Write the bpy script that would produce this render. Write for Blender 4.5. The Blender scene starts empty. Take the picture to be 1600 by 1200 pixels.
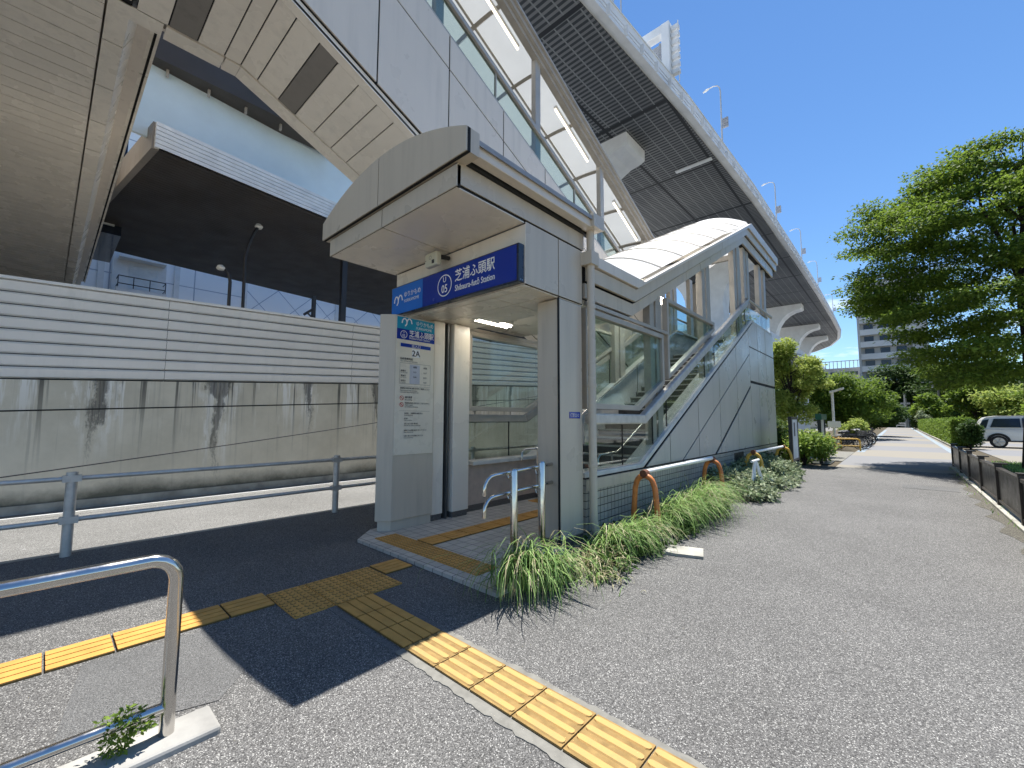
import bpy, math, random
import numpy as np
from mathutils import Vector, Matrix
random.seed(7); rng = np.random.default_rng(7)
sc = bpy.context.scene
COL = sc.collection
R = math.radians

# ------------------------------------------------------------------ camera, sky, sun, exposure
cam = bpy.data.cameras.new('camera'); camo = bpy.data.objects.new('camera', cam); COL.objects.link(camo)
yaw, pitch, roll = R(42.236), R(4.684), R(0.184)
F = Vector((-math.sin(yaw)*math.cos(pitch), math.cos(yaw)*math.cos(pitch), math.sin(pitch)))
r0 = Vector((math.cos(yaw), math.sin(yaw), 0)); u0 = r0.cross(F)
rr = math.cos(roll)*r0 + math.sin(roll)*u0; uu = -math.sin(roll)*r0 + math.cos(roll)*u0
M = Matrix((rr, uu, -F)).transposed().to_4x4(); M.translation = Vector((0, 0, 1.5))
camo.matrix_world = M
cam.sensor_width = 36; cam.lens = 36*661.64/1600; cam.clip_end = 3000; cam.clip_start = .05
sc.camera = camo

SUN = Vector((-.078, .345, 1)).normalized()          # towards the sun
sun_el = math.asin(SUN.z); sun_az = math.atan2(SUN.x, SUN.y)
w = bpy.data.worlds.new('World'); sc.world = w; w.use_nodes = True
nt = w.node_tree; bg = nt.nodes['Background']
sky = nt.nodes.new('ShaderNodeTexSky'); sky.sky_type = 'NISHITA'; sky.sun_disc = False
sky.sun_elevation = sun_el; sky.sun_rotation = sun_az; sky.air_density = 1.0; sky.dust_density = 0; sky.ozone_density = 5.5
hs = nt.nodes.new('ShaderNodeHueSaturation'); hs.inputs['Saturation'].default_value = 1.10
nt.links.new(sky.outputs[0], hs.inputs['Color']); 
tcw = nt.nodes.new('ShaderNodeTexCoord'); sx = nt.nodes.new('ShaderNodeSeparateXYZ'); nt.links.new(tcw.outputs['Generated'], sx.inputs[0])
mpw = nt.nodes.new('ShaderNodeMapping'); mpw.inputs['Scale'].default_value = (5, 5, 22); nt.links.new(tcw.outputs['Generated'], mpw.inputs[0])
nzw = nt.nodes.new('ShaderNodeTexNoise'); nzw.inputs['Scale'].default_value = 1.6; nzw.inputs['Detail'].default_value = 7; nzw.inputs['Roughness'].default_value = .6; nt.links.new(mpw.outputs[0], nzw.inputs['Vector'])
rw_ = nt.nodes.new('ShaderNodeValToRGB'); rw_.color_ramp.elements[0].position = .56; rw_.color_ramp.elements[1].position = .72; nt.links.new(nzw.outputs['Fac'], rw_.inputs[0])
el_ = nt.nodes.new('ShaderNodeValToRGB'); e_ = el_.color_ramp.elements; e_[0].position = .02; e_[0].color = (0, 0, 0, 1); e_[1].position = .30; e_[1].color = (0, 0, 0, 1)
k_ = e_.new(.14); k_.color = (1, 1, 1, 1); k_ = e_.new(.22); k_.color = (.7, .7, .7, 1); nt.links.new(sx.outputs[2], el_.inputs[0])
mw = nt.nodes.new('ShaderNodeMath'); mw.operation = 'MULTIPLY'; nt.links.new(rw_.outputs[0], mw.inputs[0]); nt.links.new(el_.outputs[0], mw.inputs[1])
mxw = nt.nodes.new('ShaderNodeMix'); mxw.data_type = 'RGBA'; nt.links.new(mw.outputs[0], mxw.inputs[0]); nt.links.new(hs.outputs[0], mxw.inputs[6]); mxw.inputs[7].default_value = (7, 7.6, 8.4, 1)   # thin fair-weather cloud low in the sky
nt.links.new(mxw.outputs[2], bg.inputs[0]); bg.inputs[1].default_value = .098
sl = bpy.data.lights.new('sun', 'SUN'); sl.energy = 5.0; sl.angle = R(.5); sl.color = (1, .965, .91)
so = bpy.data.objects.new('sun', sl); COL.objects.link(so)
so.rotation_euler = SUN.to_track_quat('Z', 'Y').to_euler(); so.location = (0, 0, 60)
sc.view_settings.view_transform = 'Standard'; sc.view_settings.look = 'None'
sc.view_settings.exposure = .85; sc.view_settings.gamma = 1
sc.render.engine = 'CYCLES'
sc.cycles.max_bounces = 9; sc.cycles.diffuse_bounces = 5; sc.cycles.transparent_max_bounces = 14
sc.cycles.caustics_reflective = False; sc.cycles.caustics_refractive = False

# ------------------------------------------------------------------ materials
class NT:
    def __init__(s, name):
        s.m = bpy.data.materials.new(name); s.m.use_nodes = True; s.t = s.m.node_tree
        s.b = s.t.nodes['Principled BSDF']; s.out = s.t.nodes['Material Output']
        s.co = s.t.nodes.new('ShaderNodeTexCoord').outputs['Object']
    def n(s, typ, **kw):
        x = s.t.nodes.new(typ)
        for k, v in kw.items(): setattr(x, k, v)
        return x
    def l(s, a, b): s.t.links.new(a, b)
    def set(s, sock, v):
        if hasattr(v, 'is_linked') or isinstance(v, bpy.types.NodeSocket): s.l(v, sock)
        else: sock.default_value = v
    def math(s, op, a, b=0, c=0):
        x = s.n('ShaderNodeMath', operation=op)
        for i, v in enumerate((a, b, c)): s.set(x.inputs[i], v)
        return x.outputs[0]
    def map(s, scale, loc=(0, 0, 0), rot=(0, 0, 0)):
        x = s.n('ShaderNodeMapping'); s.l(s.co, x.inputs[0]); x.inputs['Scale'].default_value = scale
        x.inputs['Location'].default_value = loc; x.inputs['Rotation'].default_value = rot
        return x.outputs[0]
    def noise(s, scale, detail=3, rough=.55, vec=None):
        x = s.n('ShaderNodeTexNoise'); x.inputs['Scale'].default_value = scale
        x.inputs['Detail'].default_value = detail; x.inputs['Roughness'].default_value = rough
        s.l(vec if vec is not None else s.co, x.inputs['Vector']); return x.outputs['Fac']
    def ramp(s, v, *stops):
        x = s.n('ShaderNodeValToRGB'); s.l(v, x.inputs[0]); e = x.color_ramp.elements
        while len(e) < len(stops): e.new(.5)
        for i, (p, c) in enumerate(stops):
            e[i].position = p; e[i].color = (c, c, c, 1) if isinstance(c, (int, float)) else (*c, 1)
        return x.outputs[0]
    def mix(s, f, a, b):
        x = s.n('ShaderNodeMix', data_type='RGBA'); s.set(x.inputs[0], f)
        for i, v in ((6, a), (7, b)):
            if isinstance(v, tuple): x.inputs[i].default_value = (*v[:3], 1)
            else: s.l(v, x.inputs[i])
        return x.outputs[2]
    def bump(s, h, strength=.3, dist=.01):
        x = s.n('ShaderNodeBump'); x.inputs['Strength'].default_value = strength; x.inputs['Distance'].default_value = dist
        s.l(h, x.inputs['Height']); s.l(x.outputs[0], s.b.inputs['Normal'])
    def sep(s):
        x = s.n('ShaderNodeSeparateXYZ'); s.l(s.co, x.inputs[0]); return x.outputs
    def done(s, col=None, rough=.5, metal=0, spec=.5):
        if col is not None: s.set(s.b.inputs['Base Color'], (*col, 1) if isinstance(col, tuple) else col)
        s.set(s.b.inputs['Roughness'], rough); s.b.inputs['Metallic'].default_value = metal
        s.b.inputs['Specular IOR Level'].default_value = spec
        return s.m

def plain(name, c, rough=.5, metal=0, var=.12, scale=3, spec=.5, bump=0, bs=60):
    a = NT(name); f = a.noise(scale, 4)
    lo = tuple(x*(1-var) for x in c); hi = tuple(min(1, x*(1+var)) for x in c)
    if bump: a.bump(a.noise(bs, 3), bump, .004)
    g = a.ramp(a.noise(scale*2.3, 5), (.3, max(.02, rough-.08)), (.7, min(1, rough+.08)))
    return a.done(a.mix(a.ramp(f, (.3, 0.), (.7, 1.)), lo, hi), g, metal, spec)

def streaked(name, c, rough=.42, dirt=.25, spec=.5, metal=0):
    """lacquered panel with faint vertical rain streaks and blotches"""
    a = NT(name); s1 = a.noise(1, 5, .6, a.map((7, 7, .5))); s2 = a.noise(1.3, 4)
    d = a.math('MULTIPLY', a.ramp(s1, (.48, 0.), (.78, 1.)), a.ramp(s2, (.35, .25), (.7, 1.)))
    dk = tuple(x*(1-dirt) for x in c)
    col = a.mix(d, a.mix(a.ramp(s2, (.3, 0.), (.7, 1.)), tuple(x*.95 for x in c), c), dk)
    a.bump(a.noise(2.2, 2), .05, .02)
    return a.done(col, a.ramp(s2, (.3, rough-.06), (.7, rough+.08)), metal, spec)

def glass(name, tint=(.86, .94, .92), refl=.10):
    a = NT(name); t = a.t
    tr = a.n('ShaderNodeBsdfTransparent'); tr.inputs[0].default_value = (*tint, 1)
    gl = a.n('ShaderNodeBsdfGlossy'); gl.inputs['Roughness'].default_value = .015
    ge = a.n('ShaderNodeNewGeometry'); dt = a.n('ShaderNodeVectorMath', operation='DOT_PRODUCT'); a.l(ge.outputs['Normal'], dt.inputs[0]); a.l(ge.outputs['Incoming'], dt.inputs[1])
    sch = a.math('POWER', a.math('SUBTRACT', 1, a.math('ABSOLUTE', dt.outputs['Value'])), 5)
    k = a.math('MULTIPLY_ADD', sch, .9, refl*.35)
    mx = a.n('ShaderNodeMixShader'); a.l(k, mx.inputs[0]); a.l(tr.outputs[0], mx.inputs[1]); a.l(gl.outputs[0], mx.inputs[2])
    df = a.n('ShaderNodeBsdfDiffuse'); df.inputs[0].default_value = (.7, .75, .72, 1)
    m2 = a.n('ShaderNodeMixShader')
    a.l(a.ramp(a.noise(1.2, 4, .6), (.35, .0), (.75, .03)), m2.inputs[0]); a.l(mx.outputs[0], m2.inputs[1]); a.l(df.outputs[0], m2.inputs[2])
    a.l(m2.outputs[0], a.out.inputs[0]); return a.m

def asphalt(name, lo, mid, hi, scale=95):
    a = NT(name)
    v = a.n('ShaderNodeTexVoronoi'); v.inputs['Scale'].default_value = scale; a.l(a.co, v.inputs['Vector'])
    cs = a.n('ShaderNodeSeparateColor'); a.l(v.outputs['Color'], cs.inputs[0])
    base = a.ramp(cs.outputs[0], (0., lo), (.42, mid), (.82, mid), (.97, hi))
    gap = a.ramp(v.outputs['Distance'], (.28, 1.), (.75, .42))
    big = a.ramp(a.noise(.45, 7, .68), (.3, .80), (.7, 1.13))
    m1 = a.n('ShaderNodeMix', data_type='RGBA', blend_type='MULTIPLY'); m1.inputs[0].default_value = 1
    a.l(base, m1.inputs[6]); a.l(gap, m1.inputs[7])
    m2 = a.n('ShaderNodeMix', data_type='RGBA', blend_type='MULTIPLY'); m2.inputs[0].default_value = 1
    a.l(m1.outputs[2], m2.inputs[6]); a.l(big, m2.inputs[7])
    a.bump(a.math('SUBTRACT', 1, v.outputs['Distance']), .55, .006)
    return a.done(m2.outputs[2], .85, 0, .3)

def grid_tiles(name, c, cell, grout, axes='xy', gw=.06, rough=.5, var=.12):
    a = NT(name); s = a.sep(); ix = {'x': 0, 'y': 1, 'z': 2}
    fr = []; fl = []
    for ax in axes:
        q = a.math('MULTIPLY', s[ix[ax]], 1/cell); fr.append(a.math('FRACT', q)); fl.append(a.math('FLOOR', q))
    def edge(f): return a.math('LESS_THAN', a.math('MINIMUM', f, a.math('SUBTRACT', 1, f)), gw/2)
    e = a.math('MAXIMUM', edge(fr[0]), edge(fr[1]))
    wn = a.n('ShaderNodeTexWhiteNoise', noise_dimensions='2D'); cv = a.n('ShaderNodeCombineXYZ')
    a.l(fl[0], cv.inputs[0]); a.l(fl[1], cv.inputs[1]); a.l(cv.outputs[0], wn.inputs['Vector'])
    tone = a.mix(wn.outputs['Value'], tuple(x*(1-var) for x in c), tuple(x*(1+var) for x in c))
    tone = a.mix(a.ramp(a.noise(5, 5, .65), (.45, 0.), (.8, .45)), tone, tuple(x*.6 for x in c))
    a.bump(a.math('SUBTRACT', 1, e), .5, .004)
    return a.done(a.mix(e, tone, grout), rough)

def leafmat(name, dark, light, trans=.35):
    a = NT(name); g = a.n('ShaderNodeNewGeometry')
    f = a.math('ADD', a.math('MULTIPLY', g.outputs['Random Per Island'], .6), a.math('MULTIPLY', a.noise(.9, 2), .45))
    col = a.mix(a.ramp(f, (.2, 0.), (.8, 1.)), dark, light)
    a.done(col, .6, 0, .2)
    tl = a.n('ShaderNodeBsdfTranslucent'); tc = a.mix(.5, col, tuple(min(1, x*1.6) for x in light)); a.l(tc, tl.inputs[0])
    mx = a.n('ShaderNodeMixShader'); mx.inputs[0].default_value = trans
    a.l(a.b.outputs[0], mx.inputs[1]); a.l(tl.outputs[0], mx.inputs[2]); a.l(mx.outputs[0], a.out.inputs[0]); return a.m

def emit(name, c, strength):
    a = NT(name); a.b.inputs['Emission Color'].default_value = (*c, 1); a.b.inputs['Emission Strength'].default_value = strength
    return a.done(c, .4)

def frosted(name, c, trans, rough=.35):
    a = NT(name); col = a.mix(a.ramp(a.noise(1.5, 4), (.3, 0.), (.7, 1.)), tuple(x*.93 for x in c), c)
    a.done(col, rough, 0, .2)
    tl = a.n('ShaderNodeBsdfTranslucent'); a.l(col, tl.inputs[0])
    mx = a.n('ShaderNodeMixShader'); mx.inputs[0].default_value = trans
    a.l(a.b.outputs[0], mx.inputs[1]); a.l(tl.outputs[0], mx.inputs[2]); a.l(mx.outputs[0], a.out.inputs[0]); return a.m

def stained_concrete():
    a = NT('stained_concrete'); z = a.sep()[2]
    top = a.n('ShaderNodeMapRange'); a.l(z, top.inputs[0]); top.inputs[1].default_value = .2; top.inputs[2].default_value = 2.35
    blot = a.noise(.9, 6, .65)
    base = a.mix(a.ramp(blot, (.3, 0.), (.7, 1.)), (.56, .51, .40), (.74, .68, .55))
    y = a.sep()[1]; wob = a.math('MULTIPLY', a.math('SUBTRACT', a.noise(2.2, 6, .72, a.map((1, 1, .45))), .5), .75)
    yj = a.math('ADD', y, wob)
    # dark runs start at the barrier's drain gaps (about every 1.9 m) and narrow downwards, lime runs beside them
    ph = a.math('FRACT', a.math('MULTIPLY', a.math('ADD', yj, .3), 1/1.9)); dd = a.math('ABSOLUTE', a.math('SUBTRACT', ph, .5))
    cellw = a.n('ShaderNodeTexWhiteNoise', noise_dimensions='1D'); a.l(a.math('FLOOR', a.math('MULTIPLY', a.math('ADD', yj, .3), 1/1.9)), cellw.inputs['W'])
    hh = a.math('SUBTRACT', top.outputs[0], a.math('MULTIPLY', a.math('SUBTRACT', cellw.outputs[0], .35), .5))
    wdt = a.math('MULTIPLY', a.ramp(hh, (.0, .0), (.25, .03), (.62, .085), (.88, .14), (.985, .22)), .62)
    dk = a.ramp(a.math('SUBTRACT', wdt, dd), (.0, 0.), (.035, .9))
    grain = a.noise(1, 5, .75, a.map((1, 12, .5))); dk = a.math('MULTIPLY', dk, a.ramp(grain, (.3, .45), (.6, 1.)))
    ring = a.math('MULTIPLY', a.ramp(a.math('ABSOLUTE', a.math('SUBTRACT', dd, a.math('ADD', wdt, .055))), (.012, 1.), (.045, 0.)), a.math('MULTIPLY', a.ramp(hh, (.1, 0.), (.5, .8)), a.ramp(a.noise(1, 5, .75, a.map((1, 9, .35), (4, 4, 4))), (.42, .0), (.58, 1.))))
    lime = a.noise(1, 5, .7, a.map((1, 3.4, .22), (3, 5, 1)))
    lm = a.math('MAXIMUM', ring, a.math('MULTIPLY', a.ramp(lime, (.55, 0.), (.60, 1.)), a.ramp(top.outputs[0], (.35, 0.), (.9, 1.))))
    fine = a.math('MULTIPLY', a.ramp(a.noise(1, 4, .7, a.map((1, 9, .2), (2, 1, 7))), (.55, 0.), (.75, 1.)), .35)
    moss = a.n('ShaderNodeMapRange'); a.l(a.math('ADD', z, a.math('MULTIPLY', a.noise(1.2, 5, .7), .5)), moss.inputs[0])
    moss.inputs[1].default_value = .55; moss.inputs[2].default_value = .28
    th1 = a.noise(1, 4, .7, a.map((1, 5.2, .10), (9, 2, 4))); thin = a.math('MULTIPLY', a.ramp(th1, (.57, 0.), (.62, 1.)), a.ramp(top.outputs[0], (.15, .0), (.55, .35), (.95, .9)))
    dk = a.math('MAXIMUM', dk, thin)
    c = a.mix(lm, base, (.86, .83, .76)); c = a.mix(fine, c, (.25, .235, .2))
    c = a.mix(dk, c, (.075, .072, .066)); c = a.mix(a.math('MULTIPLY', moss.outputs[0], .85), c, (.05, .055, .04))
    a.bump(a.noise(14, 5, .6), .2, .01)
    return a.done(c, .85, 0, .25)

def grating():
    a = NT('deck_grating'); s = a.sep()
    def line(ax, period, wd, o=0):
        f = a.math('FRACT', a.math('MULTIPLY', a.math('ADD', s[ax], o), 1/period)); return a.math('LESS_THAN', f, wd)
    slat = line(1, .62, .5); rib = line(0, 1.55, .09); dark = a.math('MAXIMUM', line(0, 8.4, .045, 2), line(1, 17.0, .03, 3))
    t = a.ramp(a.noise(.07, 4), (.35, 0.), (.65, 1.))
    c = a.mix(slat, a.mix(t, (.12, .125, .13), (.22, .225, .22)), (.035, .04, .046))
    c = a.mix(rib, c, (.20, .21, .21)); c = a.mix(dark, c, (.02, .022, .025))
    return a.done(c, .6, 0, .3)

def warehouse_wall():
    a = NT('warehouse_panels'); s = a.sep()
    def ln(v, period, wd): return a.math('LESS_THAN', a.math('FRACT', a.math('MULTIPLY', v, 1/period)), wd/period)
    dg = a.math('MAXIMUM', ln(a.math('ADD', s[1], s[2]), 2.2, .07), ln(a.math('SUBTRACT', s[1], s[2]), 2.2, .07))
    zone = a.math('GREATER_THAN', s[1], 8.0)
    bay = a.math('LESS_THAN', a.math('FRACT', a.math('MULTIPLY', a.math('SUBTRACT', s[1], 8), 1/7.2)), .82)
    rect = a.math('MAXIMUM', ln(s[1], 1.8, .06), ln(s[2], 1.5, .05))
    dia = a.math('MULTIPLY', dg, a.math('MULTIPLY', zone, bay))
    g = a.math('MAXIMUM', dia, a.math('MULTIPLY', rect, a.math('SUBTRACT', 1, a.math('MULTIPLY', zone, bay))))
    c = a.mix(a.ramp(a.noise(.5, 4), (.3, 0.), (.7, 1.)), (.92, .93, .93), (.95, .96, .96))
    return a.done(a.mix(g, c, (.42, .46, .54)), .5)

def path_paving():
    a = NT('path_paving'); y = a.sep()[1]
    k = a.math('FRACT', a.math('MULTIPLY', a.math('ADD', y, a.math('MULTIPLY', a.noise(.2, 2), 1.5)), 1/9.5))
    band = a.ramp(k, (.0, 0.), (.52, 0.), (.54, 1.), (1., 1.))
    c = a.mix(band, (.20, .20, .205), (.255, .23, .185))
    c = a.mix(a.ramp(a.noise(22, 4, .7), (.35, 0.), (.7, .45)), c, (.2, .2, .2))
    return a.done(c, .85, 0, .3)

def old_yellow():
    a = NT('worn_yellow_tile')
    c = a.mix(a.ramp(a.noise(7, 6, .7), (.42, 0.), (.62, .8)), (.50, .31, .105), (.40, .27, .11))
    c = a.mix(a.ramp(a.noise(60, 3, .7), (.6, 0.), (.75, .5)), c, (.36, .28, .15))
    a.bump(a.noise(80, 3), .2, .004)
    return a.done(c, .8, 0, .3)

MT = {}
MT['panel'] = streaked('grey_lacquer_panel', (.585, .51, .405), .30, .26)
MT['panel_warm'] = streaked('beige_lacquer_panel', (.83, .765, .66), .27, .22, .6)
MT['panel_cool'] = streaked('silver_grey_panel', (.74, .66, .565), .32, .2)
MT['clad'] = streaked('grey_side_cladding', (.57, .525, .455), .30, .18)
MT['vent'] = streaked('vent_panel', (.23, .21, .185), .45, .3)
MT['joint'] = plain('black_joint', (.012, .012, .012), .8)
MT['frame'] = plain('anodised_frame', (.44, .40, .345), .38, .2, .1)
MT['frame_dark'] = plain('dark_frame', (.12, .12, .115), .4, .3)
MT['coping'] = plain('pale_coping', (.62, .61, .57), .55, 0, .12, 5, .4, .1)
MT['glass'] = glass('clear_glass'); MT['glass_green'] = glass('green_edge_glass', (.82, .89, .865), .2)
MT['white_panel'] = streaked('white_barrier_panel', (.90, .87, .82), .45, .14)
MT['white'] = plain('white_paint', (.78, .78, .76), .45, 0, .06)
MT['white_dirty'] = plain('weathered_white', (.66, .66, .63), .6, 0, .16, 2)
MT['roofglaze'] = frosted('translucent_roof_glazing', (.90, .90, .88), .42, .7)
MT['bridgewhite'] = plain('pale_bridge_paint', (.66, .675, .68), .55, 0, .1, .4)
MT['grating'] = grating(); MT['concrete'] = plain('light_concrete', (.34, .33, .305), .85, 0, .22, 4, .3, .3, 40)
MT['wall'] = stained_concrete()
MT['edge'] = asphalt('dirty_asphalt_edge', (.05, .046, .036), (.14, .13, .105), (.34, .32, .26), 120)
MT['kerb'] = plain('kerb_concrete', (.36, .345, .30), .85, 0, .3, 3, .3, .4, 30)
MT['soil'] = plain('soil', (.09, .075, .05), .95, 0, .3, 6, .2, .6, 20)
MT['turf'] = plain('turf', (.07, .105, .035), .95, 0, .4, 5, .2, .7, 40)
MT['asphalt'] = asphalt('sidewalk_asphalt', (.07, .069, .067), (.195, .190, .181), (.50, .49, .46), 180)
MT['road'] = asphalt('road_asphalt', (.15, .148, .14), (.26, .258, .245), (.42, .41, .40), 110)
MT['patch'] = asphalt('asphalt_patch', (.13, .13, .128), (.19, .188, .182), (.3, .3, .29), 220)
MT['tilefloor'] = grid_tiles('floor_tiles', (.50, .475, .43), .15, (.05, .05, .048), 'xy', .055, .45)
MT['tilewall'] = grid_tiles('grey_wall_tiles', (.46, .425, .36), .095, (.05, .05, .047), 'yz', .10, .35, .09)
MT['dot_grime'] = plain('dot_grime', (.30, .185, .05), .9)  # brown tone for shading painted around tactile dots
MT['grime'] = plain('tactile_grime', (.16, .10, .03), .9)  # dirt in the bar grooves, and painted shading around the dots
MT['old_base'] = plain('worn_yellow_base', (.27, .175, .065), .9, 0, .25, 14, .3, .4, 70)
MT['yellow'] = plain('tactile_yellow', (.58, .30, .075), .6, 0, .14, 6, .3, .2, 60)
MT['yellow_old'] = old_yellow(); MT['cement'] = plain('cement_margin', (.205, .198, .175), .9, 0, .2, 12, .2, .5, 90)
MT['steel'] = plain('stainless_steel', (.58, .56, .53), .16, 1, .05, 6)
MT['galv'] = plain('galvanised_pipe', (.55, .53, .49), .45, .4, .15, 9)
MT['blue'] = plain('sign_blue', (.006, .035, .30), .2, 0, .05, 2); MT['ltblue'] = plain('sign_light_blue', (.02, .17, .62), .2, 0, .05, 2)
MT['teal'] = plain('board_teal', (.015, .30, .48), .25, 0, .05); MT['navy_edge'] = plain('sign_case', (.02, .026, .045), .3)
MT['text'] = plain('white_lettering', (.85, .85, .85), .5, 0, .02); MT['ink'] = plain('black_lettering', (.04, .04, .045), .6)
MT['board'] = plain('board_face', (.74, .68, .56), .3, 0, .04); MT['cellgrey'] = plain('table_column', (.47, .49, .55), .4)
MT['red'] = plain('prohibition_red', (.55, .05, .04), .4); MT['terra'] = plain('sprayed_wall', (.58, .46, .37), .85, 0, .1, 8, .3, .8, 55)
MT['granite'] = plain('granite_skirting', (.12, .11, .10), .5, 0, .5, 60)
MT['step'] = plain('stair_stone', (.085, .083, .078), .7, 0, .35, 7); MT['nosing'] = plain('pale_nosing', (.5, .49, .46), .6)
MT['tube'] = emit('fluorescent_tube', (1., .92, .74), 1.1)
MT['lamp_tube'] = emit('lit_lamp_tube', (1., .93, .80), 16)
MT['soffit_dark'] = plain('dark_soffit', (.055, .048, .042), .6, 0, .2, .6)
MT['louver'] = plain('pale_louver', (.76, .79, .79), .45, 0, .08)
MT['skyblue'] = frosted('pale_blue_screen', (.80, .93, .98), .15)
MT['warehouse'] = warehouse_wall(); MT['dkglass'] = plain('dark_window', (.02, .028, .045), .08, 0, .2)
MT['black'] = plain('black_paint', (.018, .018, .02), .4); MT['orange'] = plain('faded_orange_paint', (.58, .19, .045), .5, 0, .25, 9)
MT['rust'] = plain('rust', (.16, .06, .03), .9, 0, .4, 30); MT['mustard'] = plain('mustard_paint', (.60, .36, .05), .5, 0, .2, 9)
MT['chime'] = plain('cream_box', (.62, .60, .47), .45, 0, .05); MT['brown'] = plain('brown_fence_panel', (.018, .013, .010), .35, 0, .2, 3)
MT['brownpost'] = plain('brown_fence_post', (.045, .036, .03), .4, .2, .2); MT['bark'] = plain('bark', (.04, .033, .027), .95, 0, .4, 9, .2, 1, 20)
MT['leaf'] = leafmat('summer_leaf', (.024, .07, .010), (.20, .285, .04), .38); MT['leaf_dark'] = leafmat('dark_leaf', (.022, .055, .012), (.075, .13, .028), .25)
MT['leaf_lime'] = leafmat('lime_leaf', (.11, .19, .03), (.42, .48, .12)); MT['leaf_hedge'] = leafmat('hedge_leaf', (.05, .11, .015), (.21, .30, .05))
MT['leaf_pale'] = leafmat('pale_ivy_leaf', (.05, .11, .03), (.38, .42, .27), .2); MT['blade'] = leafmat('grass_blade', (.05, .14, .02), (.32, .46, .15), .3)
MT['straw'] = leafmat('dry_blade', (.26, .22, .12), (.50, .46, .29), .2)
MT['path'] = path_paving(); MT['bluestripe'] = plain('pale_blue_ground_paint', (.24, .29, .33), .8, 0, .25, 8)
MT['tyre'] = plain('tyre_rubber', (.015, .015, .015), .8); MT['carwhite'] = plain('white_car_paint', (.70, .70, .68), .2, 0, .03, 2, .7)
MT['lampred'] = plain('tail_lamp_red', (.30, .015, .012), .15); MT['towerwall'] = plain('grey_tower_concrete', (.52, .51, .49), .8, 0, .12, .2)
MT['towerband'] = plain('pale_balcony_concrete', (.72, .71, .69), .8, 0, .1, .2); MT['green'] = plain('green_sign_cap', (.01, .10, .055), .4)
MT['greenlamp'] = emit('green_signal', (.10, .75, .50), 1.2); MT['sea'] = plain('grey_metal_sheet', (.30, .31, .33), .5)
MT['cloud'] = plain('cloud', (.9, .9, .9), 1)

# ------------------------------------------------------------------ geometry helpers
class MB:
    def __init__(s): s.v = []; s.f = []; s.mi = []
    def add(s, vs, fs, mi=0):
        b = len(s.v); s.v += [tuple(v) for v in vs]; s.f += [tuple(b+i for i in f) for f in fs]; s.mi += [mi]*len(fs); return s
    def box(s, x0, x1, y0, y1, z0, z1, mi=0):
        v = [(x, y, z) for x in (x0, x1) for y in (y0, y1) for z in (z0, z1)]
        return s.add(v, [(0, 1, 3, 2), (4, 6, 7, 5), (0, 4, 5, 1), (2, 3, 7, 6), (0, 2, 6, 4), (1, 5, 7, 3)], mi)
    def prism(s, poly, fn, a, b, mi=0):
        """polygon of (p,q) between depths a and b; fn(p,q,d) -> xyz"""
        n = len(poly); v = [fn(p, q, a) for p, q in poly]+[fn(p, q, b) for p, q in poly]
        fs = [tuple(range(n)), tuple(range(2*n-1, n-1, -1))]+[(i, i+n, (i+1) % n+n, (i+1) % n) for i in range(n)]
        return s.add(v, fs, mi)
    def tube(s, pts, r, n=10, mi=0, cap=True):
        pts = [Vector(p) for p in pts]; rs = r if isinstance(r, (list, tuple)) else [r]*len(pts)
        rings = []; up = None
        for i, p in enumerate(pts):
            d = (pts[min(i+1, len(pts)-1)]-pts[max(i-1, 0)]).normalized()
            if up is None: up = Vector((0, 0, 1)) if abs(d.z) < .95 else Vector((1, 0, 0))
            a = d.cross(up).normalized(); b = a.cross(d).normalized(); up = b
            rings.append([p+rs[i]*(math.cos(2*math.pi*k/n)*a+math.sin(2*math.pi*k/n)*b) for k in range(n)])
        v = [q for rg in rings for q in rg]; fs = []
        for i in range(len(pts)-1):
            for k in range(n): fs.append((i*n+k, i*n+(k+1) % n, (i+1)*n+(k+1) % n, (i+1)*n+k))
        if cap: fs += [tuple(range(n-1, -1, -1)), tuple((len(pts)-1)*n+k for k in range(n))]
        return s.add(v, fs, mi)
    def cyl(s, c, r, h, axis='z', n=16, mi=0):
        c = Vector(c); d = {'x': Vector((h, 0, 0)), 'y': Vector((0, h, 0)), 'z': Vector((0, 0, h))}[axis]
        return s.tube([c, c+d], r, n, mi)
    def build(s, name, mats, parent=None, bevel=0, smooth=False):
        me = bpy.data.meshes.new(name); me.from_pydata(s.v, [], s.f)
        for m in (mats if isinstance(mats, (list, tuple)) else [mats]): me.materials.append(MT[m])
        if any(s.mi): me.polygons.foreach_set('material_index', s.mi)
        if smooth: me.polygons.foreach_set('use_smooth', [True]*len(me.polygons))
        me.update(); o = bpy.data.objects.new(name, me); COL.objects.link(o)
        if parent is not None:
            o.parent = parent
            if parent.type == 'EMPTY': o.matrix_parent_inverse = Matrix.Translation(-parent.location)
        if smooth:
            md = o.modifiers.new('edges', 'EDGE_SPLIT'); md.split_angle = R(38)
        if bevel:
            md = o.modifiers.new('bevel', 'BEVEL'); md.width = bevel; md.segments = 2; md.limit_method = 'ANGLE'
        return o
def thing(name, label, cat, loc=(0, 0, 0), group=None):
    o = bpy.data.objects.new(name, None); COL.objects.link(o); o.location = loc; o.empty_display_size = .2
    return tag(o, label, cat, group)
def tag(o, label, cat, group=None, kind=None):
    o['label'] = label; o['category'] = cat
    if group: o['group'] = group
    if kind: o['kind'] = kind
    return o
def struct(o): o['kind'] = 'structure'; return o
def dup(root, loc, rz=None, label=None):
    def cp(o, parent):
        c = o.copy(); COL.objects.link(c); c.parent = parent
        for ch in o.children: cp(ch, c)
        return c
    r = root.copy(); COL.objects.link(r); r.location = loc
    if rz is not None: r.rotation_euler = (0, 0, rz)
    if label: r['label'] = label
    for ch in root.children: cp(ch, r)
    return r
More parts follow.
